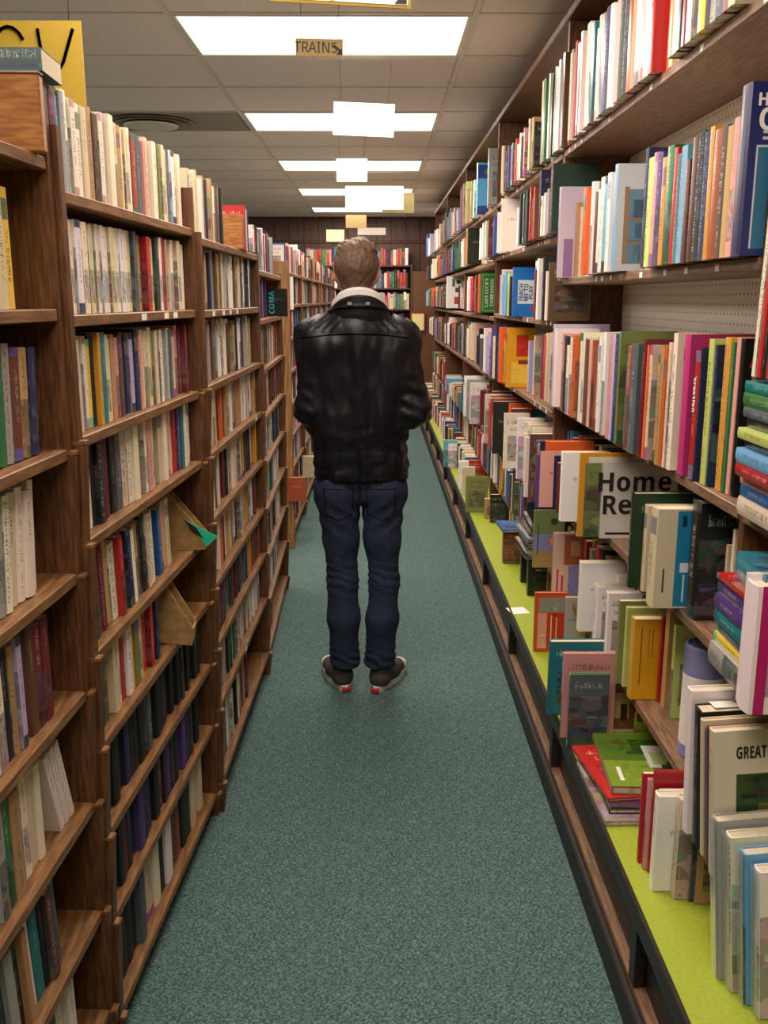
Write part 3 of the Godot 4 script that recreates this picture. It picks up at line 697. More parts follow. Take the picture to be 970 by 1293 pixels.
		["sky", -1, 0.64, -11.978, 0.622, 0.201, 0.15, 0, ""], ["olive", -1, 0.64, -11.379, 0.598, 0.215, 0.15, 0, ""], ["orange", -1, 0.64, -10.838, 0.542, 0.209, 0.15, 0, ""], ["cream", -1, 0.64, -10.345, 0.492, 0.212, 0.15, 0, ""],
		["slate", -1, 0.64, -9.896, 0.45, 0.216, 0.15, 0, ""], ["brown", -1, 0.64, -9.302, 0.593, 0.224, 0.15, 0, ""], ["white", -1, 0.64, -8.776, 0.526, 0.283, 0.15, 0, "pics"], ["ivory", -1, 0.74, -7.038, 1.739, 0.24, 0.15, 0, ""],
		["white", -1, 0.64, -6.732, 0.306, 0.233, 0.15, 0, ""], ["red", -1, 0.64, -6.439, 0.293, 0.226, 0.15, 0, ""], ["brown", -1, 0.64, -6.216, 0.223, 0.233, 0.15, 0, ""], ["orange", -1, 0.64, -6.018, 0.198, 0.233, 0.15, 0, ""],
		["green", -1, 0.64, -5.893, 0.125, 0.237, 0.13, 0, "lady"], ["gold", -1, 0.735, -5.113, 0.78, 0.215, 0.15, 0, ""], ["cream", -1, 0.64, -4.921, 0.192, 0.227, 0.15, 0, ""], ["sky", -1, 0.64, -4.796, 0.125, 0.215, 0.15, 0, ""],
		["lime", -1, 0.64, -4.677, 0.119, 0.203, 0.15, 0, ""], ["black", -1, 0.64, -4.614, 0.064, 0.185, 0.15, 0, ""], ["blue", -1, 0.64, -4.515, 0.098, 0.225, 0.15, 0, "teach"], ["sky", 6, 0.735, -4.033, 0.483, 0.251, 0.15, 0, ""],
		["white", -1, 0.64, -3.823, 0.209, 0.236, 0.15, 0, ""], ["black", -1, 0.64, -3.702, 0.121, 0.237, 0.14, 0, ""], ["brown", -1, 0.64, -3.566, 0.136, 0.212, 0.15, 0, ""],
	]},
	{"row": "fourth shelf down in the second bay", "y": 1.1, "books": [
		["ivory", -1, 0.68, -11.646, 0.918, 0.215, 0.15, 0, ""], ["slate", -1, 0.68, -11.128, 0.518, 0.225, 0.15, 0, ""], ["tan", -1, 0.68, -10.525, 0.603, 0.236, 0.15, 0, ""], ["gold", -1, 0.68, -10.1, 0.426, 0.244, 0.15, 0, ""],
		["brown", -1, 0.68, -9.653, 0.447, 0.243, 0.15, 0, ""], ["white", -1, 0.68, -8.959, 0.694, 0.265, 0.13, 0, ""], ["brown", -1, 0.68, -8.218, 0.74, 0.232, 0.15, 0, ""], ["grey", -1, 0.68, -7.59, 0.628, 0.24, 0.12, 0, ""],
		["cream", -1, 0.68, -6.841, 0.749, 0.265, 0.15, 0, ""], ["pink", -1, 0.68, -6.581, 0.26, 0.259, 0.15, 0, ""], ["black", -1, 0.68, -6.316, 0.265, 0.242, 0.15, 0, ""], ["white", -1, 0.645, -5.694, 0.292, 0.261, 0.15, 0, ""],
		["lilac", -1, 0.645, -5.456, 0.238, 0.247, 0.15, 0, ""], ["purple", -1, 0.645, -5.279, 0.177, 0.283, 0.15, 0, ""], ["navy", -1, 0.645, -5.137, 0.142, 0.296, 0.15, 0, ""], ["orange", -1, 0.645, -4.995, 0.142, 0.286, 0.14, 0, ""],
		["gold", -1, 0.645, -4.705, 0.29, 0.29, 0.15, 0, "thai"], ["cream", -1, 0.72, -4.327, 0.378, 0.268, 0.15, 0, ""],
	]},
	{"row": "shelf of the home repair book", "y": 0.845, "books": [
		["purple", -1, 0.535, -3.098, 0.012, 0.176, 0.15, 0, ""], ["pink", -1, 0.546, -3.09, 0.007, 0.19, 0.15, 0, ""], ["orange", -1, 0.574, -3.136, 0.03, 0.216, 0.16, 0, ""], ["navy", -1, 0.591, -3.082, 0.007, 0.176, 0.12, 0, ""],
		["maroon", -1, 0.589, -3.001, 0.02, 0.166, 0.12, 0, ""], ["white", -1, 0.579, -2.878, 0.035, 0.22, 0.15, 0, ""], ["black", -1, 0.619, -2.978, 0.022, 0.183, 0.15, 0, ""], ["black", -1, 0.623, -2.921, 0.02, 0.205, 0.14, 0, ""],
		["gold", -1, 0.591, -2.685, 0.014, 0.249, 0.2, 0, "orange"], ["olive", -1, 0.605, -2.677, 0.007, 0.221, 0.17, 0, "photo2"], ["maroon", -1, 0.638, -2.704, 0.028, 0.206, 0.18, 0, ""], ["grey", -1, 0.652, -2.664, 0.012, 0.226, 0.22, 0, "home"],
		["darkgreen", -1, 0.612, -2.176, 0.03, 0.234, 0.17, 0, "dkspine"], ["cream", -1, 0.637, -2.147, 0.028, 0.21, 0.15, 0, ""], ["cream", -1, 0.624, -2.023, 0.055, 0.23, 0.17, 0, "beige"], ["black", -1, 0.691, -1.942, 0.06, 0.26, 0.17, 0, "blackbox"],
		["cream", -1, 0.74, -1.905, 0.012, 0.178, 0.1, 0, ""], ["ivory", -1, 0.73, -1.849, 0.014, 0.226, 0.12, 0, ""],
	]},
	{"row": "lowest shelf above the lime counter", "y": 0.49, "books": [
		["olive", -1, 0.618, -3.582, 0.02, 0.232, 0.12, 0, "pyramid"], ["pink", -1, 0.627, -3.215, 0.02, 0.232, 0.11, 0, "anat"], ["lilac", -1, 0.661, -3.29, 0.012, 0.165, 0.14, 0, ""], ["white", -1, 0.646, -2.845, 0.04, 0.227, 0.14, 0, "bmx"],
		["white", -1, 0.667, -2.704, 0.05, 0.192, 0.11, 0, "whitepair"], ["white", -1, 0.674, -2.601, 0.03, 0.205, 0.1, 0, ""], ["olive", 6, 0.661, -2.426, 0.02, 0.239, 0.12, 0, ""], ["lime", 6, 0.675, -2.404, 0.02, 0.228, 0.12, 0, ""],
		["gold", -1, 0.673, -2.32, 0.04, 0.224, 0.1, 0, "yellowbox"], ["red", -1, 0.74, -2.304, 0.015, 0.236, 0.1, 0, "navyred"], ["tan", -1, 0.745, -2.265, 0.03, 0.271, 0.12, 0, ""], ["lime", -1, 0.743, -2.204, 0.02, 0.248, 0.12, 0, "border"],
	]},
	{"row": "lime counter beside the near bay", "y": 0.3, "books": [
		["teal", -1, 0.517, -2.636, 0.03, 0.234, 0.17, 0, ""], ["pink", -1, 0.526, -2.484, 0.016, 0.256, 0.15, 0, "pinktop"], ["slate", 1, 0.533, -2.425, 0.012, 0.219, 0.11, 0, "girl"], ["cream", -1, 0.625, -2.518, 0.02, 0.218, 0.12, 0, "house"],
		["red", -1, 0.582, -1.869, 0.012, 0.217, 0.12, 0, ""], ["pink", -1, 0.586, -1.845, 0.01, 0.217, 0.1, 0, ""], ["red", -1, 0.594, -1.834, 0.01, 0.242, 0.13, 0, ""], ["brown", -1, 0.601, -1.81, 0.014, 0.209, 0.1, 0, ""],
		["navy", -1, 0.607, -1.796, 0.008, 0.211, 0.1, 0, ""], ["white", -1, 0.585, -1.766, 0.029, 0.221, 0.12, 0, "wtext"], ["cream", 4, 0.622, -1.738, 0.027, 0.229, 0.1, 0, ""], ["slate", -1, 0.651, -1.73, 0.007, 0.2, 0.1, 0, ""],
		["tan", -1, 0.66, -1.722, 0.007, 0.205, 0.1, 0, ""],
	]},
	{"row": "lime counter beside the second bay", "y": 0.3, "books": [
		["sky", -1, 0.498, -6.946, 0.03, 0.204, 0.1, 0, ""], ["white", 7, 0.533, -6.938, 0.007, 0.18, 0.1, 0, ""], ["white", -1, 0.544, -6.102, 0.05, 0.186, 0.06, 0, ""], ["cream", -1, 0.549, -5.921, 0.03, 0.181, 0.08, 0, ""],
		["olive", -1, 0.523, -5.414, 0.02, 0.215, 0.13, 0, "sketch"], ["tan", -1, 0.617, -5.249, 0.02, 0.116, 0.1, 0, ""], ["black", -1, 0.637, -5.151, 0.02, 0.16, 0.1, 0, ""], ["black", -1, 0.568, -4.461, 0.05, 0.2, 0.13, 0, ""],
		["blue", -1, 0.636, -4.389, 0.03, 0.201, 0.1, 0, ""], ["black", -1, 0.606, -3.985, 0.02, 0.214, 0.12, -8, ""], ["cream", -1, 0.639, -3.95, 0.034, 0.18, 0.1, -6, ""], ["pink", -1, 0.656, -3.881, 0.02, 0.146, 0.1, 0, ""],
		["orange", -1, 0.559, -3.161, 0.02, 0.219, 0.12, 0, "redpanel"], ["grey", -1, 0.662, -3.137, 0.02, 0.209, 0.05, 0, ""],
	]},
	{"row": "lowest shelf of the second bay", "y": 0.72, "books": [
		["sky", -1, 0.62, -8.201, 0.599, 0.14, 0.15, 0, ""], ["ivory", -1, 0.62, -7.759, 0.442, 0.14, 0.15, 0, ""], ["tan", -1, 0.62, -7.287, 0.472, 0.14, 0.15, 0, ""], ["teal", -1, 0.62, -6.935, 0.353, 0.14, 0.1, 0, ""],
		["white", -1, 0.62, -6.676, 0.259, 0.28, 0.15, 0, ""], ["grey", -1, 0.62, -6.435, 0.241, 0.273, 0.15, 0, ""], ["white", -1, 0.62, -6.21, 0.225, 0.27, 0.12, 0, "redpic"], ["maroon", -1, 0.68, -5.532, 0.679, 0.28, 0.15, 0, ""],
		["cream", -1, 0.62, -5.363, 0.168, 0.28, 0.15, 0, ""], ["tan", -1, 0.62, -5.167, 0.197, 0.28, 0.15, 0, ""], ["red", -1, 0.62, -5.092, 0.075, 0.28, 0.15, 0, ""], ["black", -1, 0.62, -4.983, 0.108, 0.28, 0.12, 0, ""],
		["maroon", -1, 0.67, -4.652, 0.331, 0.28, 0.1, 0, ""], ["ivory", -1, 0.62, -4.531, 0.121, 0.27, 0.12, 0, "gold"], ["white", -1, 0.645, -4.253, 0.278, 0.28, 0.12, 0, "yellowfig"], ["ivory", 6, 0.66, -3.915, 0.338, 0.28, 0.14, 0, ""],
		["brown", -1, 0.62, -3.744, 0.171, 0.28, 0.15, 0, ""], ["purple", -1, 0.62, -3.587, 0.157, 0.28, 0.15, 0, ""],
	]},
]

# ---------------------------------------------------------------- the room
func build_room() -> void:
	var x0 := -4.4
	var x1 := WALL_X
	var z0 := BACK_Z
	var z1 := 2.6
	tag(boxed("floor", Vector3(x0 - 0.1, -0.1, z0 - 0.1), Vector3(x1 + 0.1, 0, z1 + 0.1), M.carpet), "green flecked loop pile carpet along the aisle", "", "", "structure")
	tag(boxed("wall_right", Vector3(x1, 0, z0), Vector3(x1 + 0.1, CEIL + 0.1, z1), M.plaster), "pale painted wall behind the right shelves", "", "", "structure")
	tag(boxed("wall_left", Vector3(x0 - 0.1, 0, z0), Vector3(x0, CEIL + 0.1, z1), M.plaster), "pale painted wall beyond the left bookcases", "", "", "structure")
	tag(boxed("wall_front", Vector3(x0, 0, z1), Vector3(x1, CEIL + 0.1, z1 + 0.1), M.plaster), "pale painted wall behind the viewer", "", "", "structure")
	var wb := boxed("wall_back", Vector3(x0, 0, z0 - 0.1), Vector3(x1, CEIL + 0.1, z0), M.panelling)
	tag(wb, "dark wood panelled wall at the end of the aisle", "", "", "structure")
	# panelling boards with grooves between them
	var bw := 0.2
	var k := 0
	while x0 + k * bw < x1 - 0.02:
		boxed("panel", Vector3(x0 + k * bw + 0.004, 0.002, z0 + 0.001) - wb.position, Vector3(minf(x0 + (k + 1) * bw, x1) - 0.004, 2.28, z0 + 0.012) - wb.position, M.panelling, wb, 0.003)
		boxed("panel", Vector3(x0 + k * bw + 0.004, 2.315, z0 + 0.001) - wb.position, Vector3(minf(x0 + (k + 1) * bw, x1) - 0.004, CEIL - 0.005, z0 + 0.012) - wb.position, M.panelling, wb, 0.003)
		k += 1
	boxed("rail", Vector3(x0, 2.285, z0 + 0.001) - wb.position, Vector3(x1, 2.31, z0 + 0.022) - wb.position, M.panelling, wb, 0.003)
	# ceiling: slab, grid bars, lay-in tiles
	var c := boxed("ceiling", Vector3(x0, CEIL + 0.03, z0), Vector3(x1, CEIL + 0.13, z1), M.tile)
	tag(c, "suspended ceiling of pale acoustic tiles in a metal grid", "", "", "structure")
	var mz := 0.66
	var xs := [-4.4, -3.24, -2.03, -0.82, 0.39, x1]
	var tiles := {}
	for col in xs.size() - 1:
		var row := 0
		while true:
			var zb := 1.92 - row * mz      # near edge of the row
			if zb - mz < z0: break
			row += 1
			if is_light_row(row - 1) and (col == 3 and row > 3 or col == 1 and row > 6 and row < 20): continue
			if col == 2 and row - 1 == 12: continue
			var w: float = xs[col + 1] - xs[col] - 0.022
			var key := "%.3f" % w
			if not tiles.has(key):
				var m := Mb.new()
				m.cbox(Vector3(-w / 2, 0, -mz / 2 + 0.011), Vector3(w / 2, 0.018, mz / 2 - 0.011), 0.004)
				tiles[key] = m.mesh()
			var o := node("tile", tiles[key], M.tile, c)
			o.position = Vector3((xs[col] + xs[col + 1]) / 2, CEIL + 0.003 + rng.randf() * 0.003, zb - mz / 2) - c.position
	for x: float in xs:
		boxed("grid_bar", Vector3(x - 0.012, CEIL, z0) - c.position, Vector3(x + 0.012, CEIL + 0.03, z1) - c.position, M.tbar, c, 0.001)
	var r := 0
	while 1.92 - r * mz > z0:
		boxed("grid_bar", Vector3(x0, CEIL + 0.0006, 1.92 - r * mz - 0.011) - c.position, Vector3(x1, CEIL + 0.03, 1.92 - r * mz + 0.011) - c.position, M.tbar, c, 0.001)
		r += 1
	# round air diffuser in its square plate
	var v := thing("air_vent", "round white air diffuser set in a square ceiling plate", "vent", Vector3(-1.425, CEIL - 0.02, 1.92 - 12.5 * mz))
	boxed("plate", Vector3(-0.58, 0.022, -0.315), Vector3(0.58, 0.035, 0.315), M.vent_plate, v, 0.003)
	for q: Array in [[0.27, 0.008], [0.22, 0.004]]:
		var m := Mb.new()
		m.lathe([Vector2(q[0] - 0.05, q[1] + 0.02), Vector2(q[0], q[1]), Vector2(q[0] + 0.006, q[1] + 0.003), Vector2(q[0] - 0.03, q[1] + 0.026)], 32)
		put("ring", m, M.vent_plate, v)
	var m := Mb.new()
	m.lathe([Vector2(0.0, -0.012), Vector2(0.165, -0.008), Vector2(0.17, 0.0), Vector2(0.0, 0.02)], 32)
	put("disc", m, M.frame, v)

func is_light_row(r: int) -> bool:
	return r % 3 == 0

func ceiling_lights() -> void:
	# row 9 starts at z = -4.02; every third row carries a troffer
	var names := {9: "first fluorescent ceiling panel, largest, above the trains sign", 12: "second fluorescent ceiling panel, behind the blank white hanging card", 15: "third fluorescent ceiling panel down the aisle", 18: "fourth fluorescent ceiling panel down the aisle", 21: "farthest visible fluorescent ceiling panel near the panelled wall"}
	for rc: Array in [[3, -0.215], [6, -0.215], [9, -0.215], [12, -0.215], [15, -0.215], [18, -0.215], [21, -0.215], [6, -2.635], [9, -2.635], [12, -2.635], [15, -2.635], [18, -2.635]]:
		var r: int = rc[0]
		var zc := 1.92 - r * 0.66 - 0.33
		var lab: String = names.get(r, "fluorescent ceiling panel just above the projects sign" if r == 6 else "fluorescent ceiling panel behind the viewer") if rc[1] > -1.0 else "%s fluorescent ceiling panel over the neighbouring left aisle" % ["nearest", "second", "third", "fourth", "farthest"][r / 3 - 2]
		var t := thing("ceiling_light", lab, "ceiling light", Vector3(rc[1], CEIL, zc), 0.0, "fluorescent troffers")
		for s: float in [-1.0, 1.0]:
			boxed("frame", Vector3(-0.592, -0.002, s * 0.309 - 0.009), Vector3(0.592, 0.028, s * 0.309 + 0.009), M.frame, t, 0.002)
			boxed("frame", Vector3(s * 0.586 - 0.008, -0.002, -0.30), Vector3(s * 0.586 + 0.008, 0.028, 0.30), M.frame, t, 0.002)
		boxed("diffuser", Vector3(-0.578, 0.004, -0.3), Vector3(0.578, 0.014, 0.3), M.lens, t, 0.002)
		var l := AreaLight3D.new()
		l.name = "lamp"
		l.area_size = Vector2(1.14, 0.59)
		l.light_energy = LAMP
		l.light_color = LAMP_COLOUR
		l.area_range = 20.0
		l.area_attenuation = 2.0
		l.shadow_enabled = true
		t.add_child(l)
		l.position = Vector3(0, -0.004, 0)
		l.rotation_degrees.x = -90

# ---------------------------------------------------------------- left cases
func left_case(label: String, near: Vector2, far: Vector2, shelves: Array, depth: float, top: float) -> Node3D:
	var a := atan2(far.x - near.x, near.y - far.y)
	var length := (far - near).length()
	var t := thing("bookcase", label, "bookcase", Vector3(near.x, 0, near.y), -a, "paperback bookcases")
	var w := 0.021
	# side panels: a straight upper board, below it blocks that each step out over the one above
	for e in 2:
		var z := w if e == 0 else -length
		var poly: Array = [Vector2(-depth, 0.0)]
		var ys: Array = shelves.duplicate()
		ys.reverse()
		var y := 0.0
		for s: float in ys:
			if s > 1.42: break
			poly.append(Vector2(0.006, y))
			poly.append(Vector2(0.016, s - 0.012))
			y = s - 0.012
		poly.append(Vector2(0.006, y)); poly.append(Vector2(0.006, top)); poly.append(Vector2(-depth, top))
		var m := Mb.new()
		m.prism(poly, Vector3(0, 0, z - w), Vector3(0, 0, z), Vector3.RIGHT, Vector3.UP)
		put("side_panel", m, M.upright, t)
		for s: float in ys:
			if s < 1.42: boxed("step_block", Vector3(-0.02, s - 0.0118, z - w - 0.0005), Vector3(0.0175, s - 0.004, z + 0.0005), M.shelf, t, 0.001)
	boxed("back_panel", Vector3(-depth - 0.008, 0.02, -length), Vector3(-depth - 0.0005, top - 0.02, 0), M.upright, t, 0.001)
	for k in shelves.size():
		var s: float = shelves[k]
		boxed("shelf", Vector3(-depth, s - 0.021, -length + 0.0005), Vector3(0.004, s, -0.0005), M.shelf, t, 0.002)
	boxed("plinth", Vector3(-depth, 0.001, -length + 0.0005), Vector3(-0.03, shelves[-1] - 0.0215, -0.0005), M.recess, t, 0.001)
	return t

func ordinal(k: int) -> String:
	var s := "th"
	if k % 100 < 11 or k % 100 > 13:
		match k % 10:
			1: s = "st"
			2: s = "nd"
			3: s = "rd"
	return "%d%s" % [k, s]

const DOWN := ["top", "second", "third", "fourth", "fifth", "sixth", "seventh", "eighth", "lowest"]

func colour_name(c: String) -> String:
	return SHADE_NAME.get(c, c)

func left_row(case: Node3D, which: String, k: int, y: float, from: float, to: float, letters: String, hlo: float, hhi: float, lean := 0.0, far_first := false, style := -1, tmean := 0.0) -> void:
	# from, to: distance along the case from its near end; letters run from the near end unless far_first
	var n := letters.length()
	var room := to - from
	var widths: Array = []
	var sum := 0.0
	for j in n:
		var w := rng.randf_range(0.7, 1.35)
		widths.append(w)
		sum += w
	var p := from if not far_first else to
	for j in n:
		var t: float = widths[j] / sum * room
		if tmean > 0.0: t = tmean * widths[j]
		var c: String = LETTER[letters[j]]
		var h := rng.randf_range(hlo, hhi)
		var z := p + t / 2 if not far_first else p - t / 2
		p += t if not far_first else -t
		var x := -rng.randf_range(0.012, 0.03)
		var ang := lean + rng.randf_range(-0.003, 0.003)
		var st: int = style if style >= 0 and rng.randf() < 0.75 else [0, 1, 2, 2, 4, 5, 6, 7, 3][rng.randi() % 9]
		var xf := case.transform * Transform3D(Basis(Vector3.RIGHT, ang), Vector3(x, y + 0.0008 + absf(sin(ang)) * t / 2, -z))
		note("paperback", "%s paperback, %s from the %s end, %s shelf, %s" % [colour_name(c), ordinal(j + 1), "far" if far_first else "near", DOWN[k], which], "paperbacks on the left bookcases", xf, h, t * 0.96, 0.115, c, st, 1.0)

func random_letters(palette: String, n: int) -> String:
	var s := ""
	for k in n:
		s += palette[rng.randi() % palette.length()]
	return s

func left_side() -> void:
	rng.seed = 11
	var s1 := [1.76, 1.514, 1.271, 1.042, 0.812, 0.581, 0.345, 0.115]
	var s2 := [1.712, 1.503, 1.286, 1.093, 0.871, 0.682, 0.493, 0.3, 0.078]
	var s3 := [1.693, 1.501, 1.293, 1.102, 0.911, 0.716, 0.53, 0.339, 0.1]
	var s4 := [1.642, 1.452, 1.254, 1.059, 0.864, 0.672, 0.464, 0.274, 0.08]
	var c1 := left_case("nearest stained wood bookcase at the left picture edge", Vector2(-0.592, -0.75), Vector2(-0.553, -1.652), s1, 0.17, 1.89)
	var c2 := left_case("second wooden paperback bookcase with dark volumes on its lower shelves", Vector2(-0.541, -1.697), Vector2(-0.491, -2.578), s2, 0.17, 1.815)
	var c3 := left_case("third wooden paperback bookcase with red hardback on top", Vector2(-0.476, -2.624), Vector2(-0.456, -3.68), s3, 0.17, 1.705)
	var c4 := left_case("fourth wooden bookcase with black and cyan book facing out", Vector2(-0.459, -3.726), Vector2(-0.487, -4.86), s4, 0.17, 1.655)
	# second case, read from the photograph
	var w2 := "second left case"
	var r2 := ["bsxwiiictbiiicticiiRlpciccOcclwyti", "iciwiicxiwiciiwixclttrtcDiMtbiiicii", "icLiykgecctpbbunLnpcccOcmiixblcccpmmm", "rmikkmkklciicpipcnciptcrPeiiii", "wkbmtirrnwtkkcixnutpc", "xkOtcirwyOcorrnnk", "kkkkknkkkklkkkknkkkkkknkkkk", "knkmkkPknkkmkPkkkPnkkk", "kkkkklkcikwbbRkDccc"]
	var to2: Array = [0.868, 0.868, 0.868, 0.868, 0.63, 0.5, 0.868, 0.8, 0.82]
	for k in 9:
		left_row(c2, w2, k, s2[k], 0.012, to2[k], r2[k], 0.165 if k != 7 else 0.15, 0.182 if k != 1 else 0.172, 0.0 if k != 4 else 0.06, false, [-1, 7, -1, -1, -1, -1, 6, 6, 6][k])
	# near case: only its far end is in view
	var w1 := "nearest left case"
	var r1 := ["", "yicitiyyci", "ntbxGorlx", "iiicixcccb", "mmbwLtkicmx", "iciotGxic", "lbkeitkxD", "iiGbRiycmx"]
	var ends: Array = [0.8, 0.805, 0.845, 0.80, 0.80, 0.73, 0.76, 0.79]
	for k in range(1, 8):
		left_row(c1, w1, k, s1[k], 0.0, ends[k], r1[k], 0.175, 0.195, [0.0, 0.0, -0.07, -0.1, 0.0, 0.0, 0.08, 0.03][k], true, -1, 0.026)
	# the slumped ones at the end of the sixth shelf
	for j in 3:
		var xf := c1.transform * Transform3D(Basis(Vector3.RIGHT, 0.3), Vector3(-0.02, s1[5] + 0.0045, -0.806 - 0.024 * j))
		note("paperback", "%s slumped cream paperback beside bare side panel, sixth shelf, nearest left case" % ["nearest", "middle", "farthest"][j], "paperbacks on the left bookcases", xf, 0.178, 0.02, 0.115, "ivory", 2, 1.0, "", false, 0.5)
	# third case
	var w3 := "third left case"
	var r3 := ["cicikxtb", "gpggotknxxbttbc", "Lwikxttbbtxswic", "iemciccccmogntkc"]
	for k in 9:
		var lt: String = r3[k] if k < 4 else random_letters(["ccigtnbxkm", "citogmwnlb", "rogtnmRblk", "xiicwGlxkn", "kxwirbmORI"][k - 4], 34)
		if k < 4: lt = lt + random_letters("ctbiwkxn", 20)
		left_row(c3, w3, k, s3[k], 0.012, [0.5, 0.98, 1.0, 1.02, 1.02, 1.03, 1.02, 0.98, 0.62][k], lt.substr(0, 18) if k == 0 else lt, 0.16, 0.18, 0.02)
	var w4 := "fourth left case"
	for k in 9:
		left_row(c4, w4, k, s4[k], 0.012, [1.0, 0.55, 1.1, 1.1, 1.1, 1.0, 1.1, 0.9, 0.4][k], random_letters(["kmnrwx", "nuPprl", "xklibRt", "mkRrcpb", "iGxwOn", "Gxiwke", "kOwixb", "xwlks", "bkO"][k], 36), 0.15, 0.18, 0.02)
	# the block of cases beyond the cross aisle, closed by plain end panels
	var z := -5.77
	var s5 := [1.69, 1.5, 1.3, 1.1, 0.9, 0.7, 0.5, 0.31, 0.1]
	for j in 6:
		var c := left_case("%s bookcase beyond the plain wooden end panel" % ["first", "second", "third", "fourth", "fifth", "sixth"][j], Vector2(-0.53 + 0.004 * j, z), Vector2(-0.526 + 0.004 * j, z - 0.9), s5, 0.17, 1.70 + 0.06 * (j % 2))
		for k in 9:
			left_row(c, "%s far case" % ["first", "second", "third", "fourth", "fifth", "sixth"][j], k, s5[k], 0.012, 0.88, random_letters("ktmnrxwicbGpu", 30), 0.15, 0.18, 0.0)
		z -= 0.95
	var ep := thing("end_panel", "plain tan plywood end panel standing at the cross aisle", "panel", Vector3(-0.62, 0, -5.735))
	boxed("board", Vector3(-0.15, 0.001, -0.012), Vector3(0.1, 1.75, 0.012), M.plywood, ep)
	# shelf stickers
	for q: Array in [[c2, 1, [0.42, 0.6, 0.68]], [c3, 1, [0.14, 0.3, 0.42, 0.55]], [c3, 3, [0.9]], [c3, 7, [0.5]]]:
		for d: float in q[2]:
			var sh: float = [s2, s3][0 if q[0] == c2 else 1][q[1]]
			boxed("sticker", Vector3(0.004, sh - 0.018, -d - 0.018), Vector3(0.0047, sh - 0.004, -d + 0.018), M.white_paper, q[0], 0.0002)
	# bookends on the top shelves
	var b := thing("bookend_board", "orange brown wooden board closing the top of the nearest bookcase", "bookend", Vector3(-0.59, 1.7605, -1.612), 0.04)
	boxed("board", Vector3(-0.13, 0, -0.011), Vector3(0.055, 0.118, 0.011), M.end_wood, b, 0.003)
	boxed("cap", Vector3(-0.13, 0.1182, -0.012), Vector3(0.056, 0.1225, 0.012), M.metal, b, 0.001)
	var b2 := thing("bookend_board", "brown wooden block under the red hardback, top of third bookcase", "bookend", Vector3(-0.50, 1.6935, -3.30), 0.02)
	boxed("board", Vector3(-0.08, 0, -0.02), Vector3(0.05, 0.115, 0.02), M.end_wood, b2, 0.003)
	var fl := Transform3D(Basis(Vector3.UP, -PI / 2 + 0.04) * Basis(Vector3.RIGHT, -PI / 2), Vector3(-0.70, 1.901, -1.604))
	note("paperback", "blue paperback lying flat above the orange brown end board", "paperbacks on the left bookcases", fl, 0.17, 0.034, 0.11, "slate", 4, 1.0, "", false, 9.0)
	for q: Array in [["red", 0.03, 0.24, 0.0], ["white", 0.02, 0.225, 0.035], ["navy", 0.025, 0.22, 0.065]]:
		var xf := Transform3D(Basis(Vector3.UP, 0.02), Vector3(-0.452, 1.6935, -3.36 - q[3]))
		note("paperback", "%s upright hardback behind the brown block, top of third bookcase" % colour_name(q[0]), "paperbacks on the left bookcases", xf, q[2] * 0.62, q[1], 0.14, q[0], 6, 1.0, "", true, 3.0)
	# cardboard files standing proud of the shelves
	file_box("tan cardboard file box with green tag, fifth shelf of second bookcase", Vector3(-0.515, s2[4] + 0.001, -2.47), -0.02, 0.185, 0.05, true)
	file_box("tan cardboard file box tipped forward, sixth shelf of second bookcase", Vector3(-0.52, s2[5] + 0.001, -2.27), 0.12, 0.2, 0.06, false)
	# a book shown face out and two poking into the aisle
	var cx := Transform3D(Basis(Vector3.UP, 0.03), Vector3(-0.522, s4[1] + 0.001, -4.45))
	note("paperback", "black book with cyan and grey lettering facing out of fourth bookcase", "", cx, 0.125, 0.02, 0.108, "black", 2, -1.0, "coma", true, 30.0)
	var bx := Transform3D(Basis.IDENTITY, Vector3(-0.55, s5[7] + 0.001, -5.70))
	note("paperback", "red and white boxed book poking out beside the plain end panel", "", bx, 0.15, 0.03, 0.11, "rust", 5, -1.0, "", true, 30.0)
	var by := Transform3D(Basis.IDENTITY, Vector3(-0.52, s5[7] + 0.001, -6.50))
	note("paperback", "cream boxed book poking into the aisle past the end panel", "", by, 0.15, 0.04, 0.13, "cream", 5, -1.0, "", true, 30.0)
	# cards on top of the far cases
	var card := thing("shelf_card", "blank white card propped on top of the far left bookcases", "sign", Vector3(-0.60, 1.825, -6.6))
	boxed("card", Vector3(-0.062, 0, -0.002), Vector3(0.062, 0.066, 0.002), M.white_paper, card, 0.0005)
	boxed("foot", Vector3(-0.05, -0.06, -0.03), Vector3(0.05, -0.0005, 0.0), M.plywood, card, 0.002)
	var hc := thing("shelf_card", "tall white card hooked on the far left case front", "sign", Vector3(-0.515, 1.47, -5.72))
	boxed("card", Vector3(-0.002, 0, -0.02), Vector3(0.018, 0.19, -0.016), M.white_paper, hc, 0.0005)

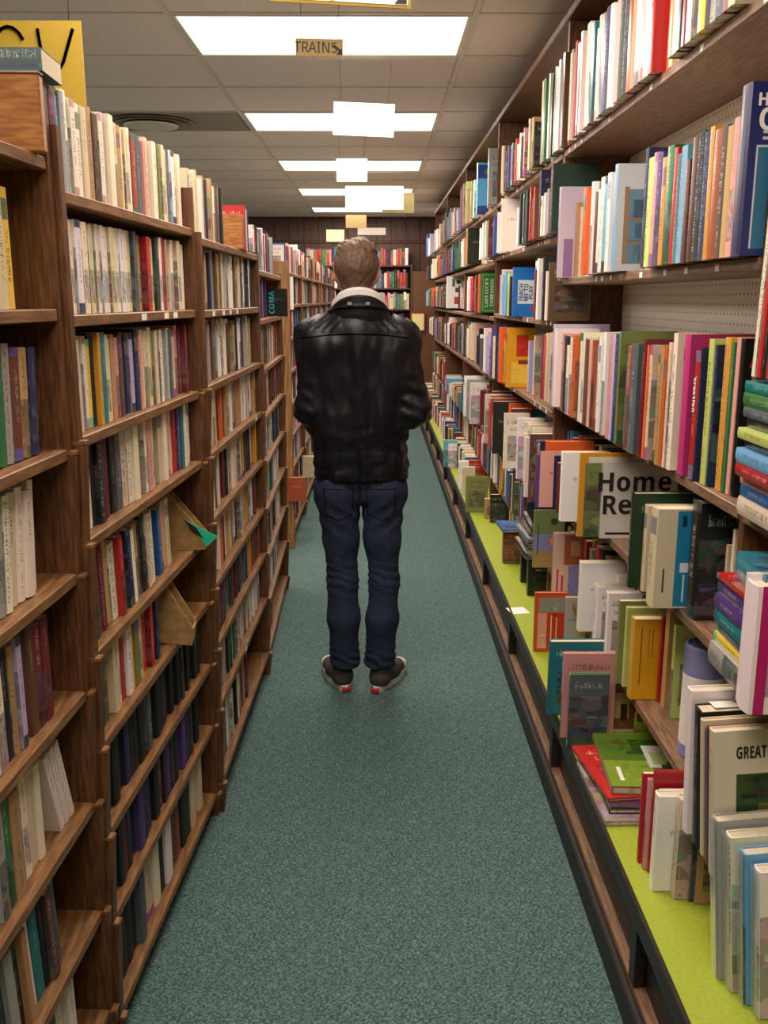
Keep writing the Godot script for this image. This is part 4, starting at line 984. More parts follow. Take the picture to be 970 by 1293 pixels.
func file_box(label: String, at: Vector3, tilt: float, h: float, w: float, tagged: bool) -> void:
	var t := thing("file_box", label, "file box", at, 0.06)
	t.rotation.z = -tilt
	# two sloped sides, a back, a front lip and a floor
	for s: float in [-1.0, 1.0]:
		var m := Mb.new()
		m.prism([Vector2(-0.12, 0), Vector2(0.05, 0), Vector2(0.05, h * 0.22), Vector2(-0.06, h), Vector2(-0.12, h)], Vector3(0, 0, s * w / 2 - 0.002), Vector3(0, 0, s * w / 2 + 0.002), Vector3.RIGHT, Vector3.UP)
		put("side", m, M.cardboard, t)
	boxed("front_lip", Vector3(0.046, 0, -w / 2 + 0.0025), Vector3(0.05, h * 0.22, w / 2 - 0.0025), M.cardboard, t, 0.0005)
	boxed("base", Vector3(-0.12, 0.0, -w / 2 + 0.0025), Vector3(0.0455, 0.004, w / 2 - 0.0025), M.cardboard, t, 0.0005)
	boxed("back", Vector3(-0.12, 0.0045, -w / 2 + 0.0025), Vector3(-0.116, h, w / 2 - 0.0025), M.cardboard, t, 0.0005)
	if tagged:
		var m := Mb.new()
		m.prism([Vector2(0.0, 0.085), Vector2(0.055, 0.008), Vector2(0.085, 0.035)], Vector3(0, 0, w / 2 + 0.0025), Vector3(0, 0, w / 2 + 0.004), Vector3.RIGHT, Vector3.UP)
		tag(put("paper_tag", m, M.green_tag, t), "bright green triangular paper tag")
		var n := Mb.new()
		n.prism([Vector2(0.0, 0.086), Vector2(0.018, 0.05), Vector2(0.048, 0.03), Vector2(0.03, 0.062)], Vector3(0, 0, w / 2 + 0.0042), Vector3(0, 0, w / 2 + 0.005), Vector3.RIGHT, Vector3.UP)
		put("clip", n, M.ink, t)

# ---------------------------------------------------------------- right wall
const BAY_Z := [0.3, -1.725, -3.65, -5.63, -7.6, -9.57, -11.5]
const FRONT_X := 0.69
func bay_shelves(k: int) -> Array:
	return [2.06, 1.605, 1.145, 0.845, 0.49] if k <= 1 else [2.06, 1.77, 1.45, 1.1, 0.72, 0.49] if k < 3 else [2.06, 1.75, 1.43, 1.08, 0.72, 0.49]

func right_side() -> void:
	rng.seed = 23
	# the counter: lime top, dark edge, posts, rail and cove base
	var zc := -12.3
	var c := thing("counter", "long low counter with lime green top below the right shelves", "counter", Vector3(0.74, 0, -6.0))
	var o := c.position
	boxed("top", Vector3(0.546, 0.278, zc) - o, Vector3(0.93, 0.2995, 0.3) - o, M.lime, c, 0.001)
	boxed("edge_strip", Vector3(0.534, 0.258, zc) - o, Vector3(0.5455, 0.302, 0.3) - o, M.black_edge, c, 0.002)
	boxed("recessed_panel", Vector3(0.572, 0.085, zc) - o, Vector3(0.584, 0.2775, 0.3) - o, M.recess, c, 0.001)
	boxed("rail", Vector3(0.548, 0.07, zc) - o, Vector3(0.584, 0.092, 0.3) - o, M.wall_shelf, c, 0.002)
	boxed("cove_base", Vector3(0.53, 0.001, zc) - o, Vector3(0.5475, 0.078, 0.3) - o, M.cove, c, 0.004)
	for k in 13:
		var z := -0.78 - 0.97 * k
		boxed("post", Vector3(0.546, 0.0925, z - 0.02) - o, Vector3(0.5715, 0.2775, z + 0.02) - o, M.black_edge if k % 2 else M.recess, c, 0.002)
	# bays
	for k in 6:
		var z1: float = BAY_Z[k]
		var z0: float = BAY_Z[k + 1]
		var t := thing("wall_bookcase", "%s bay of tall wooden wall shelves along the right" % ["nearest", "second", "third", "fourth", "fifth", "farthest"][k], "bookcase", Vector3(0.81, 0.3, (z0 + z1) / 2), 0.0, "right wall bays")
		var p := t.position
		boxed("upright", Vector3(FRONT_X, 0.3005, z0 - 0.012) - p, Vector3(0.93, 2.5, z0 + 0.012) - p, M.upright, t)
		for s: float in bay_shelves(k):
			# the nearest bay's lowest shelf is only a short stub
			boxed("shelf", Vector3(FRONT_X - 0.004, s - 0.024, z0 + 0.0125) - p, Vector3(0.93, s, z1 - 0.0125 if k > 0 or s > 0.5 else -1.531) - p, M.wall_shelf, t, 0.002)
			# price stickers along the edge
			if k < 3 and s > 1.0:
				for j in (7 if s > 1.5 else 4):
					var zz := rng.randf_range(z0 + 0.1, z1 - 0.08)
					boxed("sticker", Vector3(FRONT_X - 0.0048, s - 0.02, zz - rng.randf_range(0.008, 0.016)) - p, Vector3(FRONT_X - 0.0041, s - 0.006, zz + 0.01) - p, M.white_paper, t, 0.0001)
		boxed("pegboard", Vector3(0.931, 0.3005, z0) - p, Vector3(0.938, 2.5, z1) - p, M.pegboard, t, 0.0005)
		boxed("cornice", Vector3(FRONT_X - 0.01, 2.5005, z0) - p, Vector3(0.945, 2.53, z1) - p, M.upright, t, 0.003)
	near_items()
	# rows of books
	var mixed := ["white", "ivory", "cream", "red", "navy", "black", "slate", "tan", "maroon", "green", "blue", "brown", "orange", "grey", "lilac", "teal"]
	for row: Dictionary in right_rows:
		var n := 0
		for q: Array in row.books:
			var run: float = q[4]
			var piece := 0.033 if q[3] > -5.5 else 0.046
			var parts := maxi(1, roundi(run / piece)) if run > 0.06 else 1
			for j in parts:
				var last := j == parts - 1
				n += 1
				var step := run / parts
				var t := minf(step * (0.97 if parts == 1 else rng.randf_range(0.88, 0.98)), 0.08)
				var z: float = q[3] - run + step * (j + 0.5)
				var col: String = q[0] if last or rng.randf() < 0.55 else mixed[rng.randi() % mixed.size()]
				var away: bool = q[3] < -3.66
				var h: float = q[5] * (1.0 if last else rng.randf_range(0.72 if away else 0.84, 1.0))
				var x: float = q[2] + (0.0 if last else rng.randf_range(-0.003, 0.045 if away else 0.024))
				if q[8] != "" and not last:
					x += 0.02
					h *= 0.9
				h = minf(h, 0.405)
				var st: int = q[1] if q[1] >= 0 and last else [0, 1, 2, 3, 4, 5, 6, 0, 2][rng.randi() % 9]
				place_right(row.row, n, x, row.y, z, h, t, q[6] if last else 0.14, col, st, q[7], q[8] if last else "")
	# the farther bays, below the rows already laid
	for k in range(2, 6):
		for s in bay_shelves(k).size():
			var y: float = bay_shelves(k)[s]
			if y > 0.8: continue
			if y > 0.6 and k < 5: continue
			fill_right("%s shelf of the %s bay" % ["low", ["third", "fourth", "fifth", "farthest"][k - 2]], y, BAY_Z[k + 1] + 0.03, BAY_Z[k] - 0.03, 0.68, 0.16, 0.2)
	for s in [3, 2, 1, 0]:
		fill_right("near bay %s row" % DOWN[s], bay_shelves(0)[s] + 0.0, -1.3, 0.2, 0.68, 0.2, 0.27)
	fill_right("counter past the second bay", 0.30, -12.0, -6.3, 0.60, 0.16, 0.22)
	fill_right("shelf behind the home repair book", 0.845, -3.62, -2.72, 0.735, 0.16, 0.21)
	fill_right("shelf behind the yellow box set", 0.49, -3.62, -2.2, 0.755, 0.16, 0.22)
	fill_right("counter back row", 0.30, -3.6, -2.6, 0.78, 0.12, 0.155)
	fill_right("counter back row of the second bay", 0.30, -6.2, -4.0, 0.74, 0.13, 0.16)
	settle()

func fill_right(desc: String, y: float, from: float, to: float, x: float, hlo: float, hhi: float) -> void:
	var z := from
	var n := 0
	var mixed := ["white", "ivory", "cream", "red", "navy", "black", "slate", "tan", "maroon", "green", "blue", "brown", "orange", "grey", "teal", "gold", "black", "white"]
	while z < to:
		n += 1
		var t := rng.randf_range(0.014, 0.045)
		place_right(desc, n, x + rng.randf_range(-0.01, 0.02), y, z + t / 2, rng.randf_range(hlo, hhi), t * 0.97, 0.13, mixed[rng.randi() % mixed.size()], rng.randi() % 7, 0, "")
		z += t

func place_right(desc: String, n: int, x: float, y: float, z: float, h: float, t: float, d: float, col: String, st: int, lean: float, printed: String) -> void:
	var special := {"orange": "golden bordered book with green lower cover left of home book", "home": "large pale book with bold black home lettering on its cover", "how": "tall navy book with teal cover panel at the right edge", "doll": "pale blue book with a dollhouse pictured on its cover", "lilac": "lilac photo book at the far end above the pegboard gap", "lady": "green book with white lettering and gold border, second bay", "teach": "bright blue book with white lettering panel, second bay", "thai": "yellow and orange spiral cookbook on fourth shelf, second bay", "beige": "beige boxed volume with a broad blue stripe", "yellowbox": "thick golden yellow boxed volume on the lowest shelf", "house": "cream book with a brown building pictured, on lime counter", "AJ": "black book with red capital letters at shelf end", "creation": "red book with white spine lettering below pegboard gap", "pics": "white book with small pictures on cover, second bay", "cyan": "cyan and navy tall book on top shelf, second bay", "spiral": "grey green spiral bound book on top shelf, second bay", "box": "cream white boxed book on second shelf, second bay", "photo": "black book with dark photograph cover on second shelf, second bay", "blackbox": "glossy black slipcase at the near end of the shelf", "redpanel": "orange red paperback standing on counter by white card", "pyramid": "green blue and tan book standing above the counter", "anat": "pink and orange book standing above the counter", "bmx": "white boxed book above the blue counter book", "whitepair": "thick white book with green corner above the counter", "dkspine": "dark green spined book left of the beige boxed volume", "sketch": "olive grey book with a line drawing on lime counter", "pinktop": "magenta topped magazine standing on the counter edge", "girl": "brown photograph magazine standing at the counter edge", "wtext": "white paperback at the front of the near counter group", "night": "brown photograph book on the near top shelf", "border": "pale lime bordered picture book on the lowest shelf", "navyred": "red and navy spine beside the yellow boxed volume"}
	pending.append({"desc": desc, "special": special.get(printed, ""), "x": x, "y": y, "z": z, "h": h, "t": t, "d": d, "c": col, "st": st, "lean": lean, "p": printed, "hard": rng.randf() < 0.5 or printed != "", "tip": rng.randf_range(-0.006, 0.006)})

var pending: Array = []
func settle() -> void:
	# named covers first, then everything that still finds room; numbers run from the far end of each row
	var kept := {}
	for pass_no in 2:
		for q: Dictionary in pending:
			if (q.special != "") != (pass_no == 0): continue
			var xf := Transform3D(Basis(Vector3.RIGHT, deg_to_rad(-q.lean) + q.tip), Vector3(q.x, q.y + 0.001 + q.t * 0.01 + q.t * 0.5 * absf(sin(deg_to_rad(q.lean))), q.z))
			if pass_no == 1 and not free_at(xf, q.h, q.t, q.d):
				if q.t < 0.014: continue
				q.t *= 0.6
				if not free_at(xf, q.h, q.t, q.d): continue
			q.xf = xf
			if pass_no == 0:
				note("book", q.special, "", xf, q.h, q.t, q.d, q.c, q.st, -1.0, q.p, q.hard, 20.0)
			else:
				taken.append(xf * AABB(Vector3(0, 0, -q.t / 2), Vector3(q.d, q.h, q.t)))
				if not kept.has(q.desc): kept[q.desc] = []
				kept[q.desc].append(q)
	for desc: String in kept:
		var row: Array = kept[desc]
		row.sort_custom(func(a, b): return a.z < b.z)
		for k in row.size():
			var q: Dictionary = row[k]
			note("book", "%s book, %s from the far end, %s" % [colour_name(q.c), ordinal(k + 1), desc], "books on the right wall shelves", q.xf, q.h, q.t, q.d, q.c, q.st, -1.0, q.p, q.hard)

func lie(label: String, at: Vector3, h: float, t: float, d: float, col: String, st: int, turn: float, printed := "") -> void:
	# lying flat, cover up, spine to the aisle; at = middle of the near foot of the spine, resting height
	var xf := Transform3D(Basis(Vector3.UP, turn) * Basis(Vector3.RIGHT, -PI / 2), at + Vector3(0, t / 2, 0))
	note("book", label, "", xf, h, t, d, col, st, -1.0, printed, true, 25.0)

func stand(label: String, at: Vector3, h: float, t: float, d: float, col: String, st: int, lean := 0.0, roll := 0.0, printed := "") -> void:
	var xf := Transform3D(Basis(Vector3.BACK, deg_to_rad(roll)) * Basis(Vector3.RIGHT, deg_to_rad(-lean)), at)
	note("book", label, "", xf, h, t, d, col, st, -1.0, printed, true, 25.0)

func near_items() -> void:
	# flat stack on the shelf end beside the orange book
	var y := 1.1462
	var cols := ["cream", "blue", "pink", "red", "sky", "navy", "lime", "darkgreen", "slate", "green", "teal"]
	var thick := [0.034, 0.022, 0.018, 0.024, 0.027, 0.016, 0.02, 0.019, 0.018, 0.026, 0.02]
	for k in cols.size():
		lie("%s book, %s from the bottom of the tall flat stack" % [colour_name(cols[k]), ordinal(k + 1)], Vector3(0.655 + rng.randf_range(-0.006, 0.012), y, -1.46 + rng.randf_range(-0.005, 0.005)), 0.22, thick[k] - 0.001, 0.15, cols[k], 0, 0.0)
		y += thick[k]
	# leaning red and white magazines above it
	for k in 4:
		stand("%s slanting magazine above the tall flat stack, %s from left" % [["white", "red", "black", "crimson"][k], ordinal(k + 1)], Vector3(0.66, y + 0.008, -1.655 + 0.022 * k), 0.27, [0.014, 0.016, 0.012, 0.02][k], 0.19, ["ivory", "red", "black", "red"][k], [4, 6, 4, 6][k], -3.0, 0.0)
	# the lower flat stack
	y = 0.8462
	var c2 := ["grey", "yellow", "slate", "teal", "purple", "purple", "red"]
	var t2 := [0.045, 0.02, 0.018, 0.028, 0.03, 0.028, 0.012]
	for k in c2.size():
		lie("%s book, %s from the bottom of the low flat stack" % [colour_name(c2[k]), ordinal(k + 1)], Vector3(0.645 + rng.randf_range(-0.004, 0.008), y, -1.545), 0.16, t2[k] - 0.001, 0.14, c2[k], 1 if k else 3, 0.0)
		y += t2[k]
	lie("dark teal box with white lettering topping the low flat stack", Vector3(0.65, y, -1.50), 0.17, 0.05, 0.17, "teal", 4, -0.1)
	lie("white box resting behind the dark teal box", Vector3(0.76, y + 0.051, -1.5), 0.15, 0.03, 0.12, "white", 2, -0.2)
	stand("white box with a magenta stripe at the right edge", Vector3(0.625, 0.8462, -1.49), 0.225, 0.05, 0.12, "white", 6, 0.0, 0.0)
	var ms := thing("ribbon_band", "magenta ribbon band round the white box at right edge", "band", Vector3(0.641, 0.8465, -1.4645))
	boxed("band", Vector3(-0.009, 0, 0), Vector3(0.009, 0.2255, 0.0008), M.magenta, ms, 0.0002)
	stand("white book left of the magenta striped box", Vector3(0.628, 0.8462, -1.5225), 0.232, 0.012, 0.13, "white", 6, 0.0, 0.0)
	# the group over the lowest shelf's near end
	stand("large white book standing left of the black tagged book", Vector3(0.615, 0.4912, -1.69), 0.305, 0.028, 0.2, "white", 6, 0.0, 2.0)
	stand("black book with a white tag on its top edge", Vector3(0.622, 0.4912, -1.645), 0.285, 0.04, 0.2, "black", 2, 0.0, 3.0)
	var tg := thing("paper_tag", "small white tag on top of the black book", "tag", Vector3(0.64, 0.7785, -1.655), 0.1)
	boxed("sheet", Vector3(-0.005, 0, -0.012), Vector3(0.045, 0.001, 0.016), M.white_paper, tg, 0.0002)
	stand("thin cream magazine between the black and the great book", Vector3(0.621, 0.4912, -1.608), 0.28, 0.015, 0.18, "cream", 6, 0.0, 4.0)
	stand("thin blue magazine left of the great book", Vector3(0.622, 0.4912, -1.590), 0.27, 0.01, 0.18, "slate", 6, 0.0, 4.0)
	stand("maroon book directly behind the great book", Vector3(0.62, 0.4912, -1.572), 0.28, 0.015, 0.18, "maroon", 6, 0.0, 4.0)
	stand("cream book with landscape cover and bold black great lettering", Vector3(0.617, 0.4912, -1.545), 0.29, 0.022, 0.21, "cream", 2, 0.0, 4.0, "great")
	# protected books standing on the counter's near end
	for k in 4:
		stand("%s plastic covered book on the counter's near end, %s from left" % [["grey green", "white", "blue", "white patterned"][k], ordinal(k + 1)], Vector3(0.632 + 0.012 * k, 0.3012, -1.512 + 0.033 * k), 0.325 - 0.012 * k, 0.026, 0.2, ["grey", "ivory", "sky", "white"][k], [6, 4, 3, 7][k], 0.0, 5.0)
		var t := thing("book_sleeve", "clear plastic sleeve over %s counter book at the right edge" % ["the first", "the second", "the third", "the last"][k], "sleeve", Vector3(0.632 + 0.012 * k, 0.3012, -1.512 + 0.033 * k))
		t.rotation.z = deg_to_rad(5.0)
		boxed("sheet", Vector3(-0.0062, 0.0, -0.013), Vector3(-0.0052, 0.327 - 0.012 * k, 0.0138), M.clear, t, 0.0002)
	# flat pile of garden books on the counter
	lie("silver edged magazine at the bottom of the garden pile", Vector3(0.545, 0.3002, -2.02), 0.30, 0.014, 0.22, "grey", 4, 0.02)
	lie("black magazine second from the bottom of the garden pile", Vector3(0.56, 0.3145, -2.05), 0.29, 0.014, 0.21, "black", 4, 0.0)
	lie("pink red book with white lettering in the garden pile", Vector3(0.565, 0.329, -2.08), 0.28, 0.01, 0.21, "red", 0, 0.12)
	lie("glossy green garden book on top of the counter pile", Vector3(0.578, 0.3395, -2.10), 0.29, 0.022, 0.22, "olive", 6, -0.06, "garden")
	# magazines stacked over the counter of the third bay
	y = 0.462
	for k in 14:
		lie("dark magazine, %s from the bottom of the slumped magazine pile" % ordinal(k + 1), Vector3(0.625 + 0.004 * k + rng.randf_range(-0.012, 0.012), y, -3.80 - 0.012 * k), 0.27, 0.0085, 0.2, ["black", "slate", "grey", "black", "brown"][k % 5], [4, 3, 4][k % 3], rng.randf_range(-0.06, 0.06))
		y += 0.009
	stand("first black book under the magazine pile", Vector3(0.64, 0.3008, -3.83), 0.158, 0.04, 0.15, "black", 6)
	stand("second black book under the magazine pile", Vector3(0.64, 0.3008, -4.02), 0.158, 0.04, 0.15, "black", 6)
	lie("blue paperback lying on the brown upright book, counter", Vector3(0.59, 0.462, -4.27), 0.2, 0.012, 0.15, "blue", 3, 0.05)
	stand("rust brown book carrying the flat blue paperback", Vector3(0.60, 0.3008, -4.33), 0.158, 0.04, 0.12, "rust", 7)
	var w := thing("paper_card", "small blank white card lying on the lime counter", "card", Vector3(0.575, 0.3002, -3.62), 0.2)
	boxed("sheet", Vector3(-0.045, 0, -0.035), Vector3(0.03, 0.0012, 0.045), M.white_paper, w, 0.0003)
	# lilac canister on the lowest shelf
	var can := thing("canister", "lilac canister with white label behind the large white book", "canister", Vector3(0.752, 0.4908, -2.02))
	var m := Mb.new()
	m.lathe([Vector2(0.0, 0.0), Vector2(0.044, 0.0), Vector2(0.046, 0.003), Vector2(0.046, 0.268), Vector2(0.044, 0.272), Vector2(0.04, 0.272), Vector2(0.039, 0.262), Vector2(0.0, 0.26)], 28)
	put("body", m, M.lilac, can)
	var lb := Mb.new()
	lb.lathe([Vector2(0.0462, 0.03), Vector2(0.0466, 0.031), Vector2(0.0466, 0.2), Vector2(0.0462, 0.201)], 28)
	put("label_band", lb, M.white_paper, can)

# ---------------------------------------------------------------- the far end
func far_end() -> void:
	rng.seed = 31
	var t := thing("bookcase", "dark bookcase full of books against the panelled end wall", "bookcase", Vector3(-0.25, 0, -13.1), 0.0)
	for x: float in [-1.0, 0.0, 1.0]:
		boxed("side_panel", Vector3(x * 0.72 - 0.012, 0.001, -0.26), Vector3(x * 0.72 + 0.012, 2.0, 0.0), M.panelling, t)
	for s: float in [0.2, 0.5, 0.8, 1.1, 1.4, 1.68, 1.98]:
		for sd: float in [-1.0, 1.0]:
			boxed("shelf", Vector3(minf(0, sd * 0.72) + 0.0125, s - 0.02, -0.26), Vector3(maxf(0, sd * 0.72) - 0.0125, s, 0.0), M.panelling, t)
	boxed("back_panel", Vector3(-0.73, 0.001, -0.275), Vector3(0.73, 1.98, -0.261), M.panelling, t)
	var cols := ["red", "white", "navy", "cream", "slate", "rust", "green", "pink", "black", "teal", "ivory", "red", "grey", "olive"]
	for s: float in [1.1, 1.4, 1.68, 1.98]:
		var x := -0.70
		var n := 0
		while x < 0.66:
			var w := rng.randf_range(0.022, 0.05)
			n += 1
			if absf(x + w / 2) > 0.04 or s > 1.9:
				var c: String = cols[rng.randi() % cols.size()]
				var xf := Transform3D(Basis(Vector3.UP, -PI / 2), Vector3(-0.25 + x + w / 2, s + 0.001, -13.11 + rng.randf_range(-0.015, 0.005)))
				note("book", "%s book, %s from the left, end wall row at %d centimetres" % [colour_name(c), ordinal(n), int(s * 100)], "books on the end wall", xf, rng.randf_range(0.18, 0.245), w * 0.95, 0.16, c, rng.randi() % 7, 1.0)
			x += w
	var d := thing("wood_cupboard", "tall plain brown wooden cupboard at the end of the aisle", "cupboard", Vector3(0.665, 0, -13.05))
	boxed("body", Vector3(-0.18, 0.001, -0.3), Vector3(0.28, 1.9, 0.0), M.upright, d)
	boxed("door", Vector3(-0.17, 0.06, 0.0005), Vector3(0.27, 1.88, 0.018), M.upright, d)
	var p := thing("framed_picture", "small framed pale picture hung on the end cupboard", "picture", Vector3(0.555, 1.10, -13.02))
	for s: float in [-1.0, 1.0]:
		boxed("frame", Vector3(s * 0.095 - 0.01, 0, 0), Vector3(s * 0.095 + 0.01, 0.27, 0.018), M.darkred, p)
		boxed("frame", Vector3(-0.0845, 0.125 + s * 0.125, 0), Vector3(0.0845, 0.145 + s * 0.125, 0.018), M.darkred, p)
	boxed("print", Vector3(-0.0845, 0.0205, 0.001), Vector3(0.0845, 0.2495, 0.008), M.cream_card, p, 0.0005)

# ---------------------------------------------------------------- hanging signs
func hung(called: String, label: String, at: Vector3, w: float, h: float, m: Material, turn := 0.0, tilt := 0.0, hang := true) -> Node3D:
	var t := thing(called, label, "sign", at, turn)
	t.rotation.z = tilt
	boxed("card", Vector3(-w / 2, -h, -0.0015), Vector3(w / 2, 0, 0.0015), m, t, 0.0004)
	if hang:
		for s: float in [-1.0, 1.0]:
			var b := Mb.new()
			b.tube([Vector3(s * w * 0.38, 0.0, 0), Vector3(s * w * 0.42, CEIL - at.y + 0.002, 0)], 0.0012, 5)
			put("string", b, M.string, t)
	return t

func arrow(parent: Node, at: Vector3, size: float, m: Material) -> void:
	var b := Mb.new()
	b.prism([Vector2(size * 0.5, -size * 0.5), Vector2(size * 0.5, size * 0.25), Vector2(size * 0.28, size * 0.02), Vector2(-size * 0.4, size * 0.6), Vector2(-size * 0.55, size * 0.45), Vector2(size * 0.1, -size * 0.16), Vector2(-size * 0.2, -size * 0.5)], at, at + Vector3(0, 0, 0.001), Vector3.RIGHT, Vector3.UP)
	put("arrow", b, m, parent)

func signs() -> void:
	var a := hung("hanging_sign", "tan card reading trains with an arrow, hung from the ceiling", Vector3(-0.196, 2.402, -3.5), 0.162, 0.056, M.tan_card, 0.0, -0.02)
	lettering("TRAINS", 0.034, M.ink, a, Vector3(-0.012, -0.029, 0.002), Vector3.ZERO, false)
	arrow(a, Vector3(0.064, -0.035, 0.002), 0.03, M.ink)
	var p := hung("hanging_sign", "white card with yellow border reading projects, top picture edge", Vector3(-0.08, 2.29, -2.4), 0.33, 0.09, M.yellow_card, 0.0, -0.05)
	boxed("face", Vector3(-0.158, -0.083, 0.0016), Vector3(0.158, -0.007, 0.0024), M.white_paper, p, 0.0002)
	lettering("PROJECTS", 0.04, M.gold_ink, p, Vector3(-0.005, -0.055, 0.0026), Vector3.ZERO, false)
	arrow(p, Vector3(0.135, -0.06, 0.0026), 0.04, M.ink)
	hung("hanging_sign", "largest blank white card hung before the second ceiling panel", Vector3(-0.058, 2.44, -4.78), 0.29, 0.148, M.white_paper, 0.0, -0.04)
	hung("hanging_sign", "small white card hung before the third ceiling panel", Vector3(-0.17, 2.47, -6.8), 0.21, 0.15, M.white_paper)
	hung("hanging_sign", "wide white card hung before the fourth ceiling panel", Vector3(-0.02, 2.515, -8.8), 0.52, 0.2, M.white_paper)
	hung("hanging_sign", "small cream card beside the wide white card", Vector3(0.2, 2.5, -9.2), 0.3, 0.18, M.cream_card)
	hung("hanging_sign", "small tan card hung above the man's head", Vector3(-0.215, 2.385, -10.2), 0.215, 0.13, M.tan_card)
	hung("hanging_sign", "small pale yellow card hung near the end wall", Vector3(-0.467, 2.295, -11.0), 0.2, 0.13, M.cream_card)
	hung("hanging_sign", "long narrow white card hung near the end wall", Vector3(-0.06, 2.35, -11.5), 0.33, 0.08, M.white_paper)
	var y := hung("hanging_sign", "yellow card with black hand lettering behind the left bookcase", Vector3(-0.915, 2.245, -2.7), 0.275, 0.24, M.yellow_card)
	# hand drawn strokes
	var b := Mb.new()
	var arc: Array = []
	for k in 15:
		var w := deg_to_rad(35.0 + 19.0 * k)
		arc.append(Vector3(-0.055 + 0.046 * cos(w), -0.09 + 0.075 * sin(w), 0.003))
	b.tube(arc, 0.0045, 6)
	put("letter", b, M.ink, y)
	var v := Mb.new()
	v.tube([Vector3(0.022, -0.02, 0.003), Vector3(0.03, -0.09, 0.003), Vector3(0.045, -0.17, 0.003)], 0.0045, 6)
	v.tube([Vector3(0.045, -0.17, 0.003), Vector3(0.085, -0.1, 0.003), Vector3(0.115, -0.02, 0.003)], 0.0045, 6)
	put("letter", v, M.ink, y)

# ---------------------------------------------------------------- the man
class Field:
	# smooth union of tapered capsules [a, b, ra, rb, depth scale]; extra is added to the distance
	var bones: Array = []
	var k := 0.03
	var extra: Callable
	var apart: Array = []     # bones of the second limb, joined to the rest with a tight blend
	func bone(a: Vector3, b: Vector3, ra: float, rb: float, zs := 1.0, second := false) -> void:
		(apart if second else bones).append([a, b - a, ra, rb, zs, maxf((b - a).length_squared(), 1e-9)])
	func raw(p: Vector3) -> float:
		var d := blend(bones, p)
		return d if apart.is_empty() else minf(d, blend(apart, p))
	func blend(set: Array, p: Vector3) -> float:
		var d := 9.0
		for q: Array in set:
			var w: Vector3 = p - q[0]
			w.z *= q[4]
			var ab: Vector3 = q[1]
			var t := clampf(w.dot(ab) / q[5], 0.0, 1.0)
			var e: float = (w - ab * t).length() - lerpf(q[2], q[3], t)
			var hh := maxf(k - absf(d - e), 0.0) / k
			d = minf(d, e) - hh * hh * k * 0.25
		return d
	func at(p: Vector3) -> float:
		var d := raw(p)
		if extra.is_valid() and absf(d) < 0.05: d = extra.call(p, d)
		return d

func nets(f: Field, lo: Vector3, hi: Vector3, cell: float, out: Mb) -> void:
	var nx := int((hi.x - lo.x) / cell) + 2
	var ny := int((hi.y - lo.y) / cell) + 2
	var nz := int((hi.z - lo.z) / cell) + 2
	var val := PackedFloat32Array()
	val.resize(nx * ny * nz)
	var bs := 5
	for bx in range(0, nx, bs):
		for by in range(0, ny, bs):
			for bz in range(0, nz, bs):
				var c := lo + Vector3(bx + bs * 0.5, by + bs * 0.5, bz + bs * 0.5) * cell
				var dc := f.raw(c)
				var skip := absf(dc) > cell * bs * 0.9 * 1.4 + 0.02
				for x in range(bx, mini(bx + bs, nx)):
					for y in range(by, mini(by + bs, ny)):
						for z in range(bz, mini(bz + bs, nz)):
							val[(x * ny + y) * nz + z] = dc if skip else f.at(lo + Vector3(x, y, z) * cell)
	var vid := {}
	var vs := PackedVector3Array()
	var step := [0, 1, nz, nz + 1, ny * nz, ny * nz + 1, ny * nz + nz, ny * nz + nz + 1]
	var offs := [Vector3(0, 0, 0), Vector3(0, 0, 1), Vector3(0, 1, 0), Vector3(0, 1, 1), Vector3(1, 0, 0), Vector3(1, 0, 1), Vector3(1, 1, 0), Vector3(1, 1, 1)]
	var edges := [[0, 1], [2, 3], [4, 5], [6, 7], [0, 2], [1, 3], [4, 6], [5, 7], [0, 4], [1, 5], [2, 6], [3, 7]]
	for x in nx - 1:
		for y in ny - 1:
			for z in nz - 1:
				var b := (x * ny + y) * nz + z
				var mask := 0
				for s in 8:
					if val[b + step[s]] < 0.0: mask |= 1 << s
				if mask == 0 or mask == 255: continue
				var sum := Vector3.ZERO
				var n := 0
				for e: Array in edges:
					var a: float = val[b + step[e[0]]]
					var c: float = val[b + step[e[1]]]
					if (a < 0.0) != (c < 0.0):
						sum += offs[e[0]].lerp(offs[e[1]], a / (a - c))
						n += 1
				vid[b] = vs.size()
				vs.append(lo + (Vector3(x, y, z) + sum / n) * cell)
	var ns := PackedVector3Array()
	ns.resize(vs.size())
	var tri := PackedInt32Array()
	for b: int in vid:
		var z: int = b % nz
		var y: int = (b / nz) % ny
		var x: int = b / (nz * ny)
		for ax in 3:
			var o: int = [ny * nz, nz, 1][ax]
			var inside := val[b] < 0.0
			if inside == (val[b + o] < 0.0): continue
			var u: int = [nz, 1, ny * nz][ax]
			var w: int = [1, ny * nz, nz][ax]
			if [y, z, x][ax] == 0 or [z, x, y][ax] == 0: continue
			if not (vid.has(b - u) and vid.has(b - w) and vid.has(b - u - w)): continue
			var q: Array = [vid[b], vid[b - u], vid[b - u - w], vid[b - w]]
			if not inside: q.reverse()
			for t: Array in [[q[0], q[1], q[2]], [q[0], q[2], q[3]]]:
				tri.append_array(PackedInt32Array(t))
				var nn: Vector3 = (vs[t[1]] - vs[t[0]]).cross(vs[t[2]] - vs[t[0]])
				for j: int in t: ns[j] += nn
	var k := out.v.size()
	for j in vs.size():
		out.v.append(vs[j]); out.n.append(ns[j].normalized()); out.t.append(Vector2.ZERO)
	for j in range(0, tri.size(), 3):
		out.i.append(k + tri[j]); out.i.append(k + tri[j + 2]); out.i.append(k + tri[j + 1])

func surface_z(f: Field, x: float, y: float, from := 0.3) -> float:
	# the back of a body, seen from +z
	var z := from
	for s in 60:
		var d := f.at(Vector3(x, y, z))
		if d < 0.0006: break
		z -= maxf(d * 0.8, 0.0006)
		if z < -0.25: break
	return z

